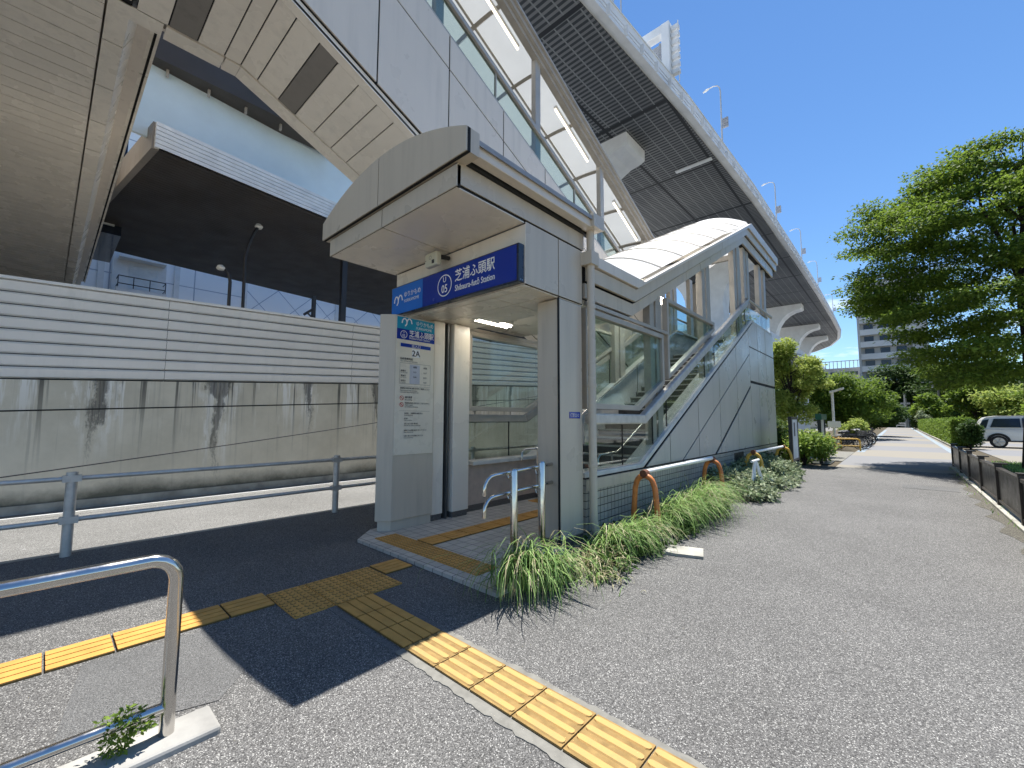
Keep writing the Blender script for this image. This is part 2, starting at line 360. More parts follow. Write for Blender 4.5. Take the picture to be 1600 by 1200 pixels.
YZ = lambda x: (lambda p, q, d: (x+d, p, q))       # polygons drawn in (y,z), depth along x
def clip(poly, a, b, c, off):
    """keep a*p+b*q+c >= off"""
    out = []; n = len(poly)
    for i in range(n):
        P, Q = poly[i], poly[(i+1) % n]; dp = a*P[0]+b*P[1]+c-off; dq = a*Q[0]+b*Q[1]+c-off
        if dp >= 0: out.append(P)
        if (dp > 0 > dq) or (dp < 0 < dq):
            t = dp/(dp-dq); out.append((P[0]+t*(Q[0]-P[0]), P[1]+t*(Q[1]-P[1])))
    return out
def panelize(poly, lines, gap):
    polys = [poly]
    for (p0, q0), (p1, q1) in lines:
        a, b = -(q1-q0), (p1-p0); n = math.hypot(a, b); a /= n; b /= n; c = -(a*p0+b*q0); nx = []
        for P in polys:
            for sg in (1, -1):
                k = clip(P, sg*a, sg*b, sg*c, gap/2)
                if len(k) > 2: nx.append(k)
        polys = nx
    return polys
def panels(name, poly, fn, lines, mat, parent, gap=.018, th=.02, sign=1):
    """cladding: separate sheets with open joints over a black backing; front face at depth 0, depth grows inwards by sign"""
    m = MB()
    for P in panelize(poly, lines, gap): m.prism(P, fn, 0, -th*sign)
    m.prism(poly, fn, -.012*sign, -(th+.03)*sign, 1)
    return m.build(name, [mat, 'joint'], parent)
def arc(cx, cz, r, a0, a1, n=8): return [(cx+r*math.cos(R(a0+(a1-a0)*i/n)), cz+r*math.sin(R(a0+(a1-a0)*i/n))) for i in range(n+1)]
def text_into(mb, s, size, fn, mi=0, depth=.002, align='LEFT', sx=1, bold=0):
    cu = bpy.data.curves.new('t', 'FONT'); cu.body = s; cu.size = size; cu.align_x = align; cu.resolution_u = 3
    o = bpy.data.objects.new('t', cu); COL.objects.link(o)
    me = bpy.data.meshes.new_from_object(o.evaluated_get(bpy.context.evaluated_depsgraph_get()))
    for j, (ox, oy) in enumerate(((0, 0), (bold, 0), (-bold, 0), (0, bold), (0, -bold)) if bold else ((0, 0),)):
        mb.add([fn(v.co.x*sx+ox, v.co.y+oy, depth+j*.00015) for v in me.vertices], [tuple(p.vertices) for p in me.polygons], mi)
    bpy.data.objects.remove(o); bpy.data.curves.remove(cu); bpy.data.meshes.remove(me)
def ring_into(mb, cx, cz, r, wd, fn, mi=0, depth=.002, n=40, a0=0, a1=360):
    v = []; f = []
    for i in range(n+1):
        t = R(a0+(a1-a0)*i/n)
        for q in (r-wd/2, r+wd/2): v.append(fn(cx+q*math.cos(t), cz+q*math.sin(t), depth))
    for i in range(n): f.append((2*i, 2*i+1, 2*i+3, 2*i+2))
    mb.add(v, f, mi)
def rect_into(mb, x0, x1, z0, z1, fn, mi=0, depth=.002): mb.add([fn(x0, z0, depth), fn(x1, z0, depth), fn(x1, z1, depth), fn(x0, z1, depth)], [(0, 1, 2, 3)], mi)

# ------------------------------------------------------------------ ground and paving
g = MB(); g.add([(-900, -400, -.16), (900, -400, -.16), (900, 1500, -.16), (-900, 1500, -.16)], [(0, 1, 2, 3)]); struct(g.build('ground', 'concrete'))
g = MB(); g.box(-10.95, -6.9, -30, 140, -.3, -.13); struct(g.build('road', 'road'))
g = MB(); g.box(-9.2, -9.08, -30, 90, -.2, -.126)
for k in range(5): g.add([(-7.5, 1.6+k*.0, -.1255), (-7.35, 1.6, -.1255), (-9.0, 3.0, -.1255), (-9.15, 3.0, -.1255)], [(0, 1, 2, 3)]) if k == 0 else None
g = MB(); g.box(-10.72, -10.62, -30, 120, -.2, -.126); struct(g.build('road_edge_line', 'white_dirty'))
g = MB(); g.box(-6.88, 1.36, -12, 17.2, -.25, 0); struct(g.build('sidewalk', 'asphalt'))
g = MB(); g.box(-6.9, 60, 17.2, 260, -.25, -.02); g.box(1.36, 60, -12, 17.2, -.25, -.02); struct(g.build('planting_bed', 'soil'))
g = MB(); g.box(-1.55, 2.1, 17.2, 122, -.2, .0); struct(g.build('path', 'path'))
g = MB(); g.box(-9, -1.56, 19.6, 25.5, -.2, .004); struct(g.build('driveway', 'cement'))
g = MB(); g.box(-1.5, -1.22, 25.7, 84, -.02, .004); g.box(1.7, 1.95, 24.5, 110, -.02, .004); struct(g.build('path_stripe', 'bluestripe'))
g = MB(); g.box(2.12, 2.24, 21, 118, -.1, .1); struct(g.build('path_kerb', 'kerb'))
g = MB(); g.box(-6.98, -6.88, -12, 120, -.3, .0); struct(g.build('kerb', 'kerb'))
g = MB(); g.box(2.9, 40, 23, 48, -.1, .0); struct(g.build('parking_lot', 'path'))
g = MB(); g.box(2.3, 40, 16, 22.9, -.1, .01); struct(g.build('lawn', 'turf'))
g = MB(); g.add([(-3.75, .25, .004), (-2.95, .12, .004), (-2.75, .72, .004), (-3.0, .93, .004), (-3.7, .85, .004)], [(0, 1, 2, 3, 4)]); struct(g.build('asphalt_patch', 'patch'))
g = MB(); g.box(.0, .9, 12.9, 13.6, -.01, .004); struct(g.build('manhole_cover', 'patch'))
g = MB(); px_ = [(1.02+.07*math.sin(i*1.3)+random.uniform(-.03, .03), 3+.25*i) for i in range(58)]
g.prism(px_+[(1.2, 17.3), (1.2, 3)], lambda p, q, d: (p, q, d), -.01, .0035); struct(g.build('edge_dirt', 'edge'))
# far street kerb and gutter in front of the retaining wall
g = MB(); g.box(-11.25, -10.95, -30, 130, -.3, .02); struct(g.build('kerb', 'kerb'))
# tiled landing in front of the entrance
g = MB(); g.prism([(-4.93, 2.65), (-2.57, 2.65), (-2.57, 3.5), (-2.95, 4.2), (-2.95, 6.5), (-5.25, 6.5), (-5.25, 3.0)], lambda p, q, d: (p, q, d), -.1, .035)
struct(g.build('tiled_floor', 'tilefloor'))

def tactile(tiles, mat, name, th=.013, z=0.0, size=.3, base=None, hw=.033):
    """tiles: (x, y, kind) with the tile's low corner; kind 'dots', 'x' (bars along x) or 'y'"""
    m = MB()
    for x, y, k in tiles:
        m.box(x+.004, x+size-.004, y+.004, y+size-.004, z-.02, z+th-.006, 1 if base and k != 'dots' else 0)
        if k == 'dots':
            for i in range(5):
                for j in range(5):
                    c = (x+size*(i+.5)/5, y+size*(j+.5)/5); q = [(c[0]+a*math.cos(t*math.pi/4), c[1]+a*math.sin(t*math.pi/4), zz) for a, zz in ((.017, z+th-.006), (.011, z+th)) for t in range(8)]
                    m.add(q, [(i2, (i2+1) % 8, (i2+1) % 8+8, i2+8) for i2 in range(8)]+[tuple(range(8, 16))])
                    if base: m.add([(c[0]+.004+.023*math.cos(t*math.pi/5), c[1]-.003+.023*math.sin(t*math.pi/5), z+th-.0055) for t in range(10)], [tuple(range(10))], 1)  # off-centre dark disc paints the shading around each dot
        elif base == 'grime':
            for i in range(4):
                c = size*(i+.5)/4; h_ = size/8-.0055
                if k == 'x': m.box(x+.006, x+size-.006, y+c-h_, y+c+h_, z, z+th)
                else: m.box(x+c-h_, x+c+h_, y+.006, y+size-.006, z, z+th)
        else:
            for i in range(4):
                c = size*(i+.5)/4
                # rounded-end bar with sloped sides
                L0, L1 = .008, size-.008; prof = []
                for a, zz in ((hw, z+th-.006), (hw-.006, z+th)):
                    e = [(L0+a+a*math.cos(t), a*math.sin(t)) for t in (R(90), R(135), R(180), R(225), R(270))]+[(L1-a+a*math.cos(t), a*math.sin(t)) for t in (R(270), R(315), R(0), R(45), R(90))]
                    prof += [((x+l, y+c+wd, zz) if k == 'x' else (x+c+wd, y+l, zz)) for l, wd in e]
                m.add(prof, [(i2, (i2+1) % 10, (i2+1) % 10+10, i2+10) for i2 in range(10)]+[tuple(range(10, 20))])
    return struct(m.build(name, [mat, base] if base else mat))
T = []
for i in range(9): T.append((-4.09, 1.345-.314*(i+1)+.004, 'y'))
for j in range(3):
    for i in range(2): T.append((-4.03+.312*i, 1.352+.312*j, 'dots'))
T.append((-4.03, 2.3, 'y'))
for i in range(3): T.append((-3.39+.312*i, 1.665, 'x'))
T2 = [(-4.80+.304*i, 2.80, 'dots') for i in range(6)]+[(-4.36, 3.108+.304*j, 'y') for j in range(9)]+[(-4.97, 5.9, 'dots'), (-4.66, 5.9, 'dots'), (-4.36, 5.9, 'dots')]
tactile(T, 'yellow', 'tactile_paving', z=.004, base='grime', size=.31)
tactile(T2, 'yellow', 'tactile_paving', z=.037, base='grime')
tactile([(-2.45+.312*i, 1.665, 'x') for i in range(14)], 'yellow_old', 'tactile_paving', th=.016, z=.006, base='old_base', hw=.023, size=.311)
g = MB(); xs_ = [-2.47+.035*i for i in range(126)]
g.prism([(x, 1.605+random.uniform(-.012, .010)) for x in xs_]+[(x, 2.02+random.uniform(-.010, .014)) for x in reversed(xs_)], lambda p, q, d: (p, q, d), -.02, .0045); struct(g.build('paving_margin', 'cement'))
g = MB(); g.box(-3.46, -2.47, 1.60, 1.655, -.02, .0035); g.box(-3.4, -2.47, 1.98, 2.03, -.02, .0035); struct(g.build('paving_margin', 'patch'))
g = MB(); g.prism([(-2.0, 4.72), (-1.62, 4.85), (-1.72, 5.15), (-2.05, 5.05)], lambda p, q, d: (p, q, d), -.03, .03); struct(g.build('paving_slab', 'kerb'))

# ------------------------------------------------------------------ the station entrance
XR, XL = -2.92, -5.30
SL = .487                                                 # slope of flight and roof
ent = thing('station_entrance', 'grey panelled station entrance with arched canopy and covered stairs rising along the path', 'station entrance', (-4.1, 4.0, 0))
XZ = lambda y: (lambda p, q, d: (p, y+d, q))              # polygons drawn in (x,z), depth along y
# arched canopy front
def arch(x, x0=-5.63, x1=-2.72, z0=4.12, rise=.34): u = (x-(x0+x1)/2)/((x1-x0)/2); return z0+rise*(1-u*u)
xs = [-5.63+i*(2.91/24) for i in range(25)]
front = [(-5.63, 3.89), (-2.72, 3.89)]+[(x, arch(x)) for x in reversed(xs)]
panels('canopy_front', front, XZ(2.38), [((-4.22, 3), (-4.22, 5))], 'panel', ent, .016, .02, -1)
m = MB(); m.prism(front, XZ(2.38), .052, .16); m.build('canopy_front_return', 'panel', ent)
m = MB()                                                  # curved canopy roof behind it
top = [(x, arch(x)-.06) for x in xs]; m.prism(top+[(x, z-.05) for x, z in reversed(top)], XZ(2.54), 0, 2.2); m.build('canopy_roof', 'sea', ent)
m = MB(); m.box(-2.87, -2.75, 2.56, 4.72, 3.925, 4.045); m.box(-2.95, -2.885, 2.5, 4.72, 3.9, 4.06, 1); m.build('canopy_gutter', ['panel_cool', 'joint'], ent, .01)
panels('canopy_fascia', [(-5.52, 3.66), (-2.92, 3.66), (-2.92, 3.872), (-5.52, 3.872)], XZ(2.44), [((-4.22, 3), (-4.22, 5))], 'panel', ent, .016, .02, -1)
panels('canopy_fascia', [(2.455, 3.69), (4.6, 3.69), (4.6, 3.905), (2.455, 3.905)], YZ(XR), [], 'panel', ent, .016, .02, 1)
panels('canopy_fascia', [(2.455, 3.66), (4.6, 3.66), (4.6, 3.872), (2.455, 3.872)], YZ(-5.52), [], 'panel', ent, .016, .02, -1)
panels('canopy_soffit', [(-5.50, 2.46), (-2.94, 2.46), (-2.94, 3.43), (-5.50, 3.43)], lambda p, q, d: (p, q, 3.655+d), [((-4.22, 2), (-4.22, 5))], 'panel_warm', ent, .016, .015, -1)
m = MB(); m.box(-5.52, -2.94, 2.5, 4.6, 3.87, 3.93); m.build('canopy_deck', 'sea', ent)
# beam over the opening and its side
panels('header_beam', [(-5.45, 2.97), (XR-.001, 2.97), (XR-.001, 3.64), (-5.45, 3.64)], XZ(3.43), [], 'panel_warm', ent, .016, .02, -1)
panels('header_side', [(3.435, 2.97), (4.55, 2.97), (4.55, 3.665), (3.435, 3.665)], YZ(XR), [((4.04, 2), (4.04, 5))], 'panel', ent, .018, .02, 1)
panels('header_soffit', [(-5.4, 3.44), (-2.95, 3.44), (-2.95, 4.6), (-5.4, 4.6)], lambda p, q, d: (p, q, 2.955+d),
       [((-9, 3.95), (0, 3.95)), ((-3.55, 3), (-3.55, 6)), ((-4.55, 3), (-4.55, 6)), ((-9, 3.56), (0, 3.56))], 'panel_warm', ent, .012, .015, -1)
panels('header_side', [(3.435, 2.97), (4.55, 2.97), (4.55, 3.665), (3.435, 3.665)], YZ(-5.45), [((4.04, 2), (4.04, 5))], 'panel', ent, .018, .02, -1)
# right column
m = MB(); m.box(-3.265, XR, 4.052, 4.545, .10, 2.945); m.build('column', 'panel', ent, .022)
m = MB(); m.box(-3.25, XR-.012, 4.065, 4.535, 0, .10); m.build('column_base', 'granite', ent)
m = MB(); m.box(XR-.02, XR+.001, 4.036, 4.052, .0, 2.95); m.build('column_joint', 'joint', ent)
# left jambs with the shutter slot
m = MB(); m.box(-5.36, -5.0, 3.80, 4.0, .12, 2.945); m.box(-5.36, -5.01, 3.81, 3.99, 0, .12, 1); m.build('jamb', ['panel_warm', 'granite'], ent, .008)
m = MB(); m.box(-5.36, -4.95, 4.14, 4.46, .12, 2.945); m.box(-5.36, -4.965, 4.15, 4.45, 0, .12, 1); m.build('jamb', ['panel_warm', 'granite'], ent, .008)
m = MB(); m.box(-5.3, -5.06, 4.0, 4.14, 0, 2.94); m.box(-5.06, -4.99, 4.05, 4.075, 0, 2.94, 1); m.build('shutter_guide', ['joint', 'frame_dark'], ent)

def slope(z0, off=0): return lambda y: z0+SL*(y-6.2)+off
def band(y_a, y_b, lo, hi):
    """(y,z) outline of a band that is level up to its first bend: lo and hi are polylines"""
    return list(lo)+list(reversed(hi))
# ---- one side of the covered stairs, x0 = outer face, s = +1 for the right side (outside towards +x)
def stair_side(x0, s, low=True):
    fn = lambda p, q, d: (x0+d*s, p, q)                  # depth 0 at the outer face, negative goes inwards
    d2 = -.14
    gut_lo = [(4.62, 3.50), (6.0, 3.50), (13.05, 6.90), (17, 6.90)]
    gut = [(4.62, 3.64), (6.24, 3.655), (13.38, 7.14), (17, 7.14)]
    m = MB()
    for i in range(3): m.prism([gut_lo[i], gut_lo[i+1], gut[i+1], gut[i]], fn, .09, -.06)
    m.build('gutter', 'panel_cool', ent)
    up_lo = [(4.62, 3.29), (5.97, 3.29), (12.92, 6.66), (16.9, 6.66)]; up_hi = [(4.62, 3.485), (6.0, 3.485), (13.02, 6.88), (16.9, 6.88)]
    lw_lo = [(4.62, 3.07), (5.94, 3.07), (12.70, 6.36), (16.5, 6.36)]; lw_hi = [(4.62, 3.262), (5.97, 3.262), (12.90, 6.632), (16.5, 6.632)]
    for lo, hi, dd in ((up_lo, up_hi, .05), (lw_lo, lw_hi, 0.)):
        poly_cuts = [((8.3, 3), (8.3, 8)), ((10.6, 3), (10.6, 8))]
        m = MB()
        for i in range(3):
            for P in panelize([lo[i], lo[i+1], hi[i+1], hi[i]], poly_cuts, .012): m.prism(P, fn, dd, dd-.05)
        for i in range(3): m.prism([lo[i], lo[i+1], (hi[i+1][0], hi[i+1][1]+.012), (hi[i][0], hi[i][1]+.012)], fn, dd-.04, -.16, 1)
        m.build('roof_fascia', ['panel', 'joint'], ent)
    # posts
    for ya, yb, zt in ((6.74, 6.90, 3.5), (6.98, 7.2, 3.65), (9.42, 9.62, 4.85), (9.70, 9.95, 4.98), (11.98, 12.18, 6.1), (12.3, 12.62, 6.25), (13.0, 13.22, 6.36), (13.32, 13.56, 6.36), (14.78, 15.05, 6.36), (15.4, 15.66, 6.36)):
        zb = .85 if ya < 6.2 else min(4.3, .80+.484*(ya-6.2))
        m = MB(); m.box(min(x0-.07*s, x0-.2*s), max(x0-.07*s, x0-.2*s), ya, yb, zb, zt); m.build('post', 'frame', ent, .008)
    # window 1 (level sill, then rising) and window 2 (trapezium): frame ring + pane
    def window(poly, wd, name='window_frame'):
        n = len(poly); c = (sum(p for p, q in poly)/n, sum(q for p, q in poly)/n); inn = []
        for i in range(n):
            P0, P1, P2 = poly[i-1], poly[i], poly[(i+1) % n]
            def off(A, B):
                a, b = -(B[1]-A[1]), (B[0]-A[0]); L = math.hypot(a, b); a /= L; b /= L
                k = a*A[0]+b*A[1]; sg = 1 if a*c[0]+b*c[1]-k > 0 else -1; return a, b, k+sg*wd
            a1, b1, k1 = off(P0, P1); a2, b2, k2 = off(P1, P2); D = a1*b2-a2*b1
            inn.append(((k1*b2-k2*b1)/D, (a1*k2-a2*k1)/D))
        m = MB()
        for i in range(n): m.prism([poly[i], poly[(i+1) % n], inn[(i+1) % n], inn[i]], fn, -.01, -.11)
        f = m.build(name, 'frame', ent, .006)
        m = MB(); m.prism(inn, fn, -.055, -.063); m.build('pane', 'glass', f)
    window([(4.66, 1.63), (6.16, 1.63), (7.15, 2.11), (7.15, 2.96), (4.66, 2.96)], .075)
    window([(7.33, 2.2), (9.99, 3.48), (9.99, 3.66), (7.33, 3.66)], .07)
    m = MB(); m.prism([(4.66, 2.985), (7.32, 2.985), (7.32, 3.035), (4.66, 3.035)], fn, 0, -.05); m.build('transom', 'frame', ent)
    # handrail beam on the balustrade
    lo = [(4.66, 1.43), (6.23, 1.43), (12.72, 4.59), (16.0, 4.9)]; lo[3] = (16, 4.87); hi = [(4.66, 1.57), (6.20, 1.57), (12.98, 4.86), (16.0, 4.96)]
    m = MB()
    for i in range(2): m.prism([lo[i], lo[i+1], hi[i+1], hi[i]], fn, .06, -.05)
    m.prism([(12.72, 4.82), (16, 4.82), (16, 4.9), (12.98, 4.86)], fn, .03, -.03)
    m.build('balustrade_rail', 'galv' if s > 0 else 'frame', ent, .03)
    # glass between coping and rail
    m = MB(); m.prism([(4.68, .84), (6.2, .84), (13.35, 4.32), (16, 4.32), (16, 4.85), (12.75, 4.62), (6.22, 1.45), (4.68, 1.45)], fn, -.06, -.072)
    m.build('balustrade_glass', 'glass_green', ent)
    for y in (5.68, 6.72, 7.3, 9.37, 10.05, 12.0, 12.88):
        z = .84 if y < 6.2 else .84+.4867*(y-6.2); zt = 1.45 if y < 6.22 else 1.45+.4855*(y-6.22)
        m = MB(); m.prism([(y-.006, z), (y+.006, z), (y+.006, zt), (y-.006, zt)], fn, -.056, -.076); m.build('glass_joint', 'joint', ent)
    # pale sloped coping
    m = MB(); cl = [(4.6, .76), (6.24, .76), (13.42, 4.26), (16, 4.26)]; ch = [(4.6, .82), (6.21, .82), (13.36, 4.32), (16, 4.32)]
    for i in range(3): m.prism([cl[i], cl[i+1], ch[i+1], ch[i]], fn, -.012, -.30)
    m.build('coping', 'coping', ent, .006)
    if s > 0:
        poly = [(6.34, .765), (16, .765), (16, 4.245), (13.43, 4.245)]
        ln = [((y, 0), (y-.02, 6)) for y in (7.28, 8.73, 10.14, 11.57, 12.92, 13.88, 14.9)]
        d1 = ((7.8, .74), (13.32, 3.49)); 
        m = MB()
        for P in panelize(poly, ln, .026):
            for Q in [P]:
                parts = []
                # first bend line: rising part left of y=13.32, level part to the right
                cx = sum(p for p, q in Q)/len(Q)
                l1 = d1 if cx < 13.32 else ((13.32, 3.5), (16, 3.5)); l2 = ((9.78, .78), (13.15, 2.52)) if cx < 13.15 else ((13.1, 2.53), (16, 2.53))
                for W in panelize(Q, [l1], .03): parts += panelize(W, [l2], .075)
                for W in parts: m.prism(W, fn, 0, -.02)
        m.prism(poly, fn, -.012, -.1, 1); m.prism(poly, fn, -.102, -.13, 2)
        m.build('side_cladding', ['clad', 'joint', 'coping'], ent)
        m = MB(); m.prism([(4.6, -.05), (16, -.05), (16, .74), (4.6, .74)], fn, -.004, -.2); m.build('tiled_plinth', 'tilewall', ent)
        m = MB(); m.box(XR-.02, XR+.006, 11.1, 11.9, .40, .70); m.build('plinth_vent', 'black', ent)
        m = MB(); m.prism([(4.6, .742), (6.33, .742), (16, .742), (16, .758), (4.6, .758)], fn, -.012, -.1); m.build('plinth_joint', 'joint', ent)
        m = MB(); m.prism([(4.6, .60), (6.3, .60), (6.3, .74), (4.6, .74)], fn, .003, -.01); m.build('plinth_band', 'panel', ent)
    else:
        m = MB(); m.prism([(4.46, .12), (6.3, .12), (6.3, .76), (4.46, .76)], fn, -.05, -.2); m.build('inner_wainscot', 'terra', ent)
        m = MB(); m.prism([(6.3, .1), (13.4, 3.3), (16, 3.3), (16, 4.25), (13.4, 4.25), (6.3, .78)], fn, -.05, -.2); m.build('inner_lining', 'coping', ent)
        m = MB(); m.prism([(4.46, 0), (6.6, 0), (6.6, .13), (4.46, .13)], fn, -.06, -.215); m.build('skirting', 'granite', ent)
        m = MB(); m.prism([(4.46, -.1), (16, -.1), (16, 4.24), (13.4, 4.24), (6.25, .76), (4.46, .76)], fn, 0, -.04); m.build('outer_wall', 'panel', ent)
stair_side(XR, 1); stair_side(XL, -1)
# stairs
m = MB(); n = 22; rise = 3.5/n; tread = (13.1-6.3)/(n-1)
for i in range(n):
    y = 6.3+i*tread
    m.box(-5.1, -3.2, y, y+(tread if i < n-1 else 3.6)+.0, max(-.1, rise*i-.25), rise*(i+1)-.004*(i % 2 == 9))
m.build('stair_flight', 'step', ent)
m = MB()
for i in range(n):
    y = 6.3+i*tread; m.box(-5.08, -3.22, y-.012, y+.055, rise*(i+1)-.028, rise*(i+1)+.004)
m.build('step_nosing', 'nosing', ent)
m = MB(); m.box(-5.5, -5.1, 13.1, 16, 3.2, 3.49); m.box(-7.7, -5.5, 13.1, 16, 3.2, 3.49); m.box(-7.7, -2.95, 15.9, 16.02, 0, 4.3); m.build('landing', 'step', ent)
# stainless stair handrails on both sides
for hx in (-3.42, -4.95):
    m = MB()
    for dz, e in ((.0, 0), ):
        pts = [(hx, 5.72, .78), (hx, 5.72, .90), (hx, 5.78, .95), (hx, 6.3, .96), (hx, 6.42, 1.0), (hx, 12.9, 1.0+.487*6.48), (hx, 13.6, 4.2)]
        m.tube(pts, .019, 10)
    for y in (6.15, 8.2, 10.3, 12.4): 
        z = .96 if y < 6.3 else 1+.487*(y-6.42); m.tube([(hx, y, z-.02), (hx, y, z-.75)], .013, 8)
    m.build('stair_handrail', 'steel', ent, smooth=True)
# vaulted translucent roof
def vault(name, x0, x1, path, rise, mat, parent, ribs=None, th=.03):
    n = 14; xs = [x0+(x1-x0)*i/n for i in range(n+1)]; prof = [(x, rise*(1-((x-(x0+x1)/2)/((x1-x0)/2))**2)) for x in xs]
    m = MB(); v = []; f = []
    for y, z in path:
        for x, h in prof: v.append((x, y, z+h))
    for j in range(len(path)-1):
        for i in range(n): f.append((j*(n+1)+i, j*(n+1)+i+1, (j+1)*(n+1)+i+1, (j+1)*(n+1)+i))
    m.add(v, f); o = m.build(name, mat, parent, smooth=True)
    if ribs:
        for (y, z) in ribs: MB().tube([(x, y, z+h+.006) for x, h in prof], .015, 5).build('roof_rib', 'frame', parent)
    return prof
pth = [(6.2, 3.70), (13.25, 7.17), (17, 7.17)]
rb = [(7.1+1.04*i, 3.70+.492*(.9+1.04*i)) for i in range(6)]+[(14.3, 7.17), (15.4, 7.17), (16.9, 7.17)]
vault('roof_vault', -5.38, -2.93, pth, .43, 'roofglaze', ent, rb)
m = MB(); m.box(-5.38, -2.9, 4.62, 6.2, 3.60, 3.66); m.build('entry_roof', 'sea', ent)
m = MB(); m.box(-5.25, -3.0, 4.6, 6.05, 3.06, 3.1); m.build('ceiling', 'panel_warm', ent)
for y in (8.3, 10.5, 12.9, 14.8): MB().box(-5.28, -2.95, y, y+.12, 3.42+.487*(min(y, 13)-6.2), 3.58+.487*(min(y, 13)-6.2)).build('roof_beam', 'frame', ent)
m = MB(); m.box(-4.62, -4.46, 4.2, 4.95, 2.99, 3.05, 1); m.cyl((-4.5, 4.22, 2.97), .02, .7, 'y', 10); m.cyl((-4.58, 4.22, 2.97), .02, .7, 'y', 10); m.build('ceiling_light', ['lamp_tube', 'white'], ent)
m = MB(); m.box(-4.2, -4.05, 8.6, 10.2, 4.35, 4.42); o = m.build('stair_light', 'lamp_tube', ent)
# drain pipe with collar
m = MB(); m.tube([(-2.83, 4.62, 3.93), (-2.83, 4.62, 3.62), (-2.83, 4.62, .28), (-2.80, 4.63, .1), (-2.74, 4.65, 0)], .05, 14); m.box(-2.92, -2.76, 4.53, 4.71, 3.47, 3.64); m.box(-2.92, -2.70, 4.5, 4.74, 3.93, 4.1)
for z in (.9, 1.9, 2.9): m.cyl((-2.83, 4.62, z), .058, .04, 'z', 14)
m.build('drain_pipe', 'panel', ent, smooth=True)

# ------------------------------------------------------------------ signs on the entrance
sg = thing('station_sign', 'long blue illuminated-style sign box with white Japanese station name above the doorway', 'sign', (-4.2, 3.38, 2.97))
m = MB(); m.box(-5.43, -2.935, 3.335, 3.425, 2.975, 3.405); m.build('sign_case', 'navy_edge', sg, .006)
fnS = lambda p, q, d: (p, 3.333-d, q)
m = MB(); rect_into(m, -5.41, -2.965, 2.995, 3.39, fnS, 0, .0); m.build('sign_face', 'blue', sg)
m = MB(); rect_into(m, -5.41, -4.66, 2.995, 3.39, fnS, 0, .002); m.build('operator_panel', 'ltblue', sg)
m = MB(); F2 = lambda x, z: (lambda p, q, d: fnS(x+p, z+q, d))
def bird(m, cx, cz, s, fn, mi=0):
    for st in ([(-.085, -.03), (-.078, .012), (-.058, .04), (-.034, .045), (-.012, .028), (.0, -.005), (-.003, -.035), (-.02, -.06), (-.034, -.064)], [(.0, -.005), (.012, .028), (.032, .05), (.056, .05), (.078, .028), (.09, -.02)]):
        L = []
        for q in range(len(st)):
            a, b = st[max(q-1, 0)], st[min(q+1, len(st)-1)]; d = math.hypot(b[0]-a[0], b[1]-a[1]); nx, nz = -(b[1]-a[1])/d, (b[0]-a[0])/d
            for e in (-.010, .010): L.append(fn(cx+s*(st[q][0]+nx*e), cz+s*(st[q][1]+nz*e), .005 if st[0][0] < 0 else .0053))
        m.add(L, [(2*q, 2*q+1, 2*q+3, 2*q+2) for q in range(len(st)-1)], mi)
bird(m, -5.24, 3.2, 1.15, fnS)
text_into(m, 'ゆりかもめ', .088, F2(-5.10, 3.215), 0, .005, bold=.0006, sx=.92)
text_into(m, 'YURIKAMOME', .062, F2(-5.10, 3.135), 0, .005, sx=.92, bold=.0003)
ring_into(m, -4.19, 3.19, .135, .014, fnS, 0, .005)
text_into(m, 'U', .095, F2(-4.19, 3.235), 0, .005, 'CENTER', bold=.0015)
text_into(m, '05', .145, F2(-4.19, 3.10), 0, .005, 'CENTER', bold=.002, sx=.85)
text_into(m, '芝浦ふ頭駅', .165, F2(-3.99, 3.205), 0, .005, bold=.0022, sx=.85)
text_into(m, 'Shibaura-futō Station', .105, F2(-3.985, 3.075), 0, .005, bold=.0016, sx=.78)
m.build('lettering', 'text', sg)
m = MB(); m.cyl((-2.9345, 3.36, 3.0), .006, .004, 'x', 8); m.cyl((-2.9345, 3.395, 3.0), .006, .004, 'x', 8); m.build('screw', 'steel', sg)

ch = thing('door_chime', 'small cream speaker box fixed under the canopy above the blue sign', 'speaker', (-4.3, 3.3, 3.5))
m = MB(); m.box(-4.42, -4.17, 3.18, 3.26, 3.43, 3.61); m.build('housing', 'chime', ch, .02)
m = MB(); m.box(-4.26, -4.22, 3.172, 3.181, 3.455, 3.50, 0); m.build('sensor_window', 'ink', ch)
m = MB(); ring_into(m, -4.3, 3.54, .022, .005, lambda p, q, d: (p, 3.179-d, q), 0, .0, 20); m.cyl((-4.39, 3.174, 3.515), .006, .006, 'y', 8); m.build('speaker_grille', 'frame_dark', ch)
m = MB(); m.tube([(-4.2, 3.26, 3.55), (-4.2, 3.4, 3.57)], .03, 8); m.build('bracket', 'black', ch)

ib = thing('information_board', 'tall grey pylon beside the doorway with white timetable and notice panel', 'information board', (-5.05, 3.4, 0))
pl = [(-5.10, 2.965), (-4.95, 3.115), (-4.95, 3.775), (-5.18, 3.775)]
P3 = lambda p, q, d: (p, q, d)
m = MB(); m.prism(pl, P3, .16, 2.905); m.build('pylon', 'panel', ib, .008)
m = MB(); m.prism([(-5.085, 3.0), (-4.975, 3.13), (-4.975, 3.77), (-5.17, 3.77)], P3, 0, .16); m.build('pylon_base', 'panel', ib)
fnB = lambda p, q, d: (-4.9495+d, p, q)                  # board plane: p along y, q = z
m = MB(); m.box(-4.95, -4.9395, 3.125, 3.755, 1.01, 2.885); m.build('panel', 'board', ib, .003)
fnB = lambda p, q, d: (-4.9395+d, p, q); FB = lambda y, z: (lambda p, q, d: fnB(y+p, z+q, d))
m = MB(); rect_into(m, 3.127, 3.753, 2.72, 2.883, fnB, 0, .0015); rect_into(m, 3.127, 3.753, 2.575, 2.72, fnB, 1, .0015); rect_into(m, 3.19, 3.69, 2.475, 2.525, fnB, 1, .0015)
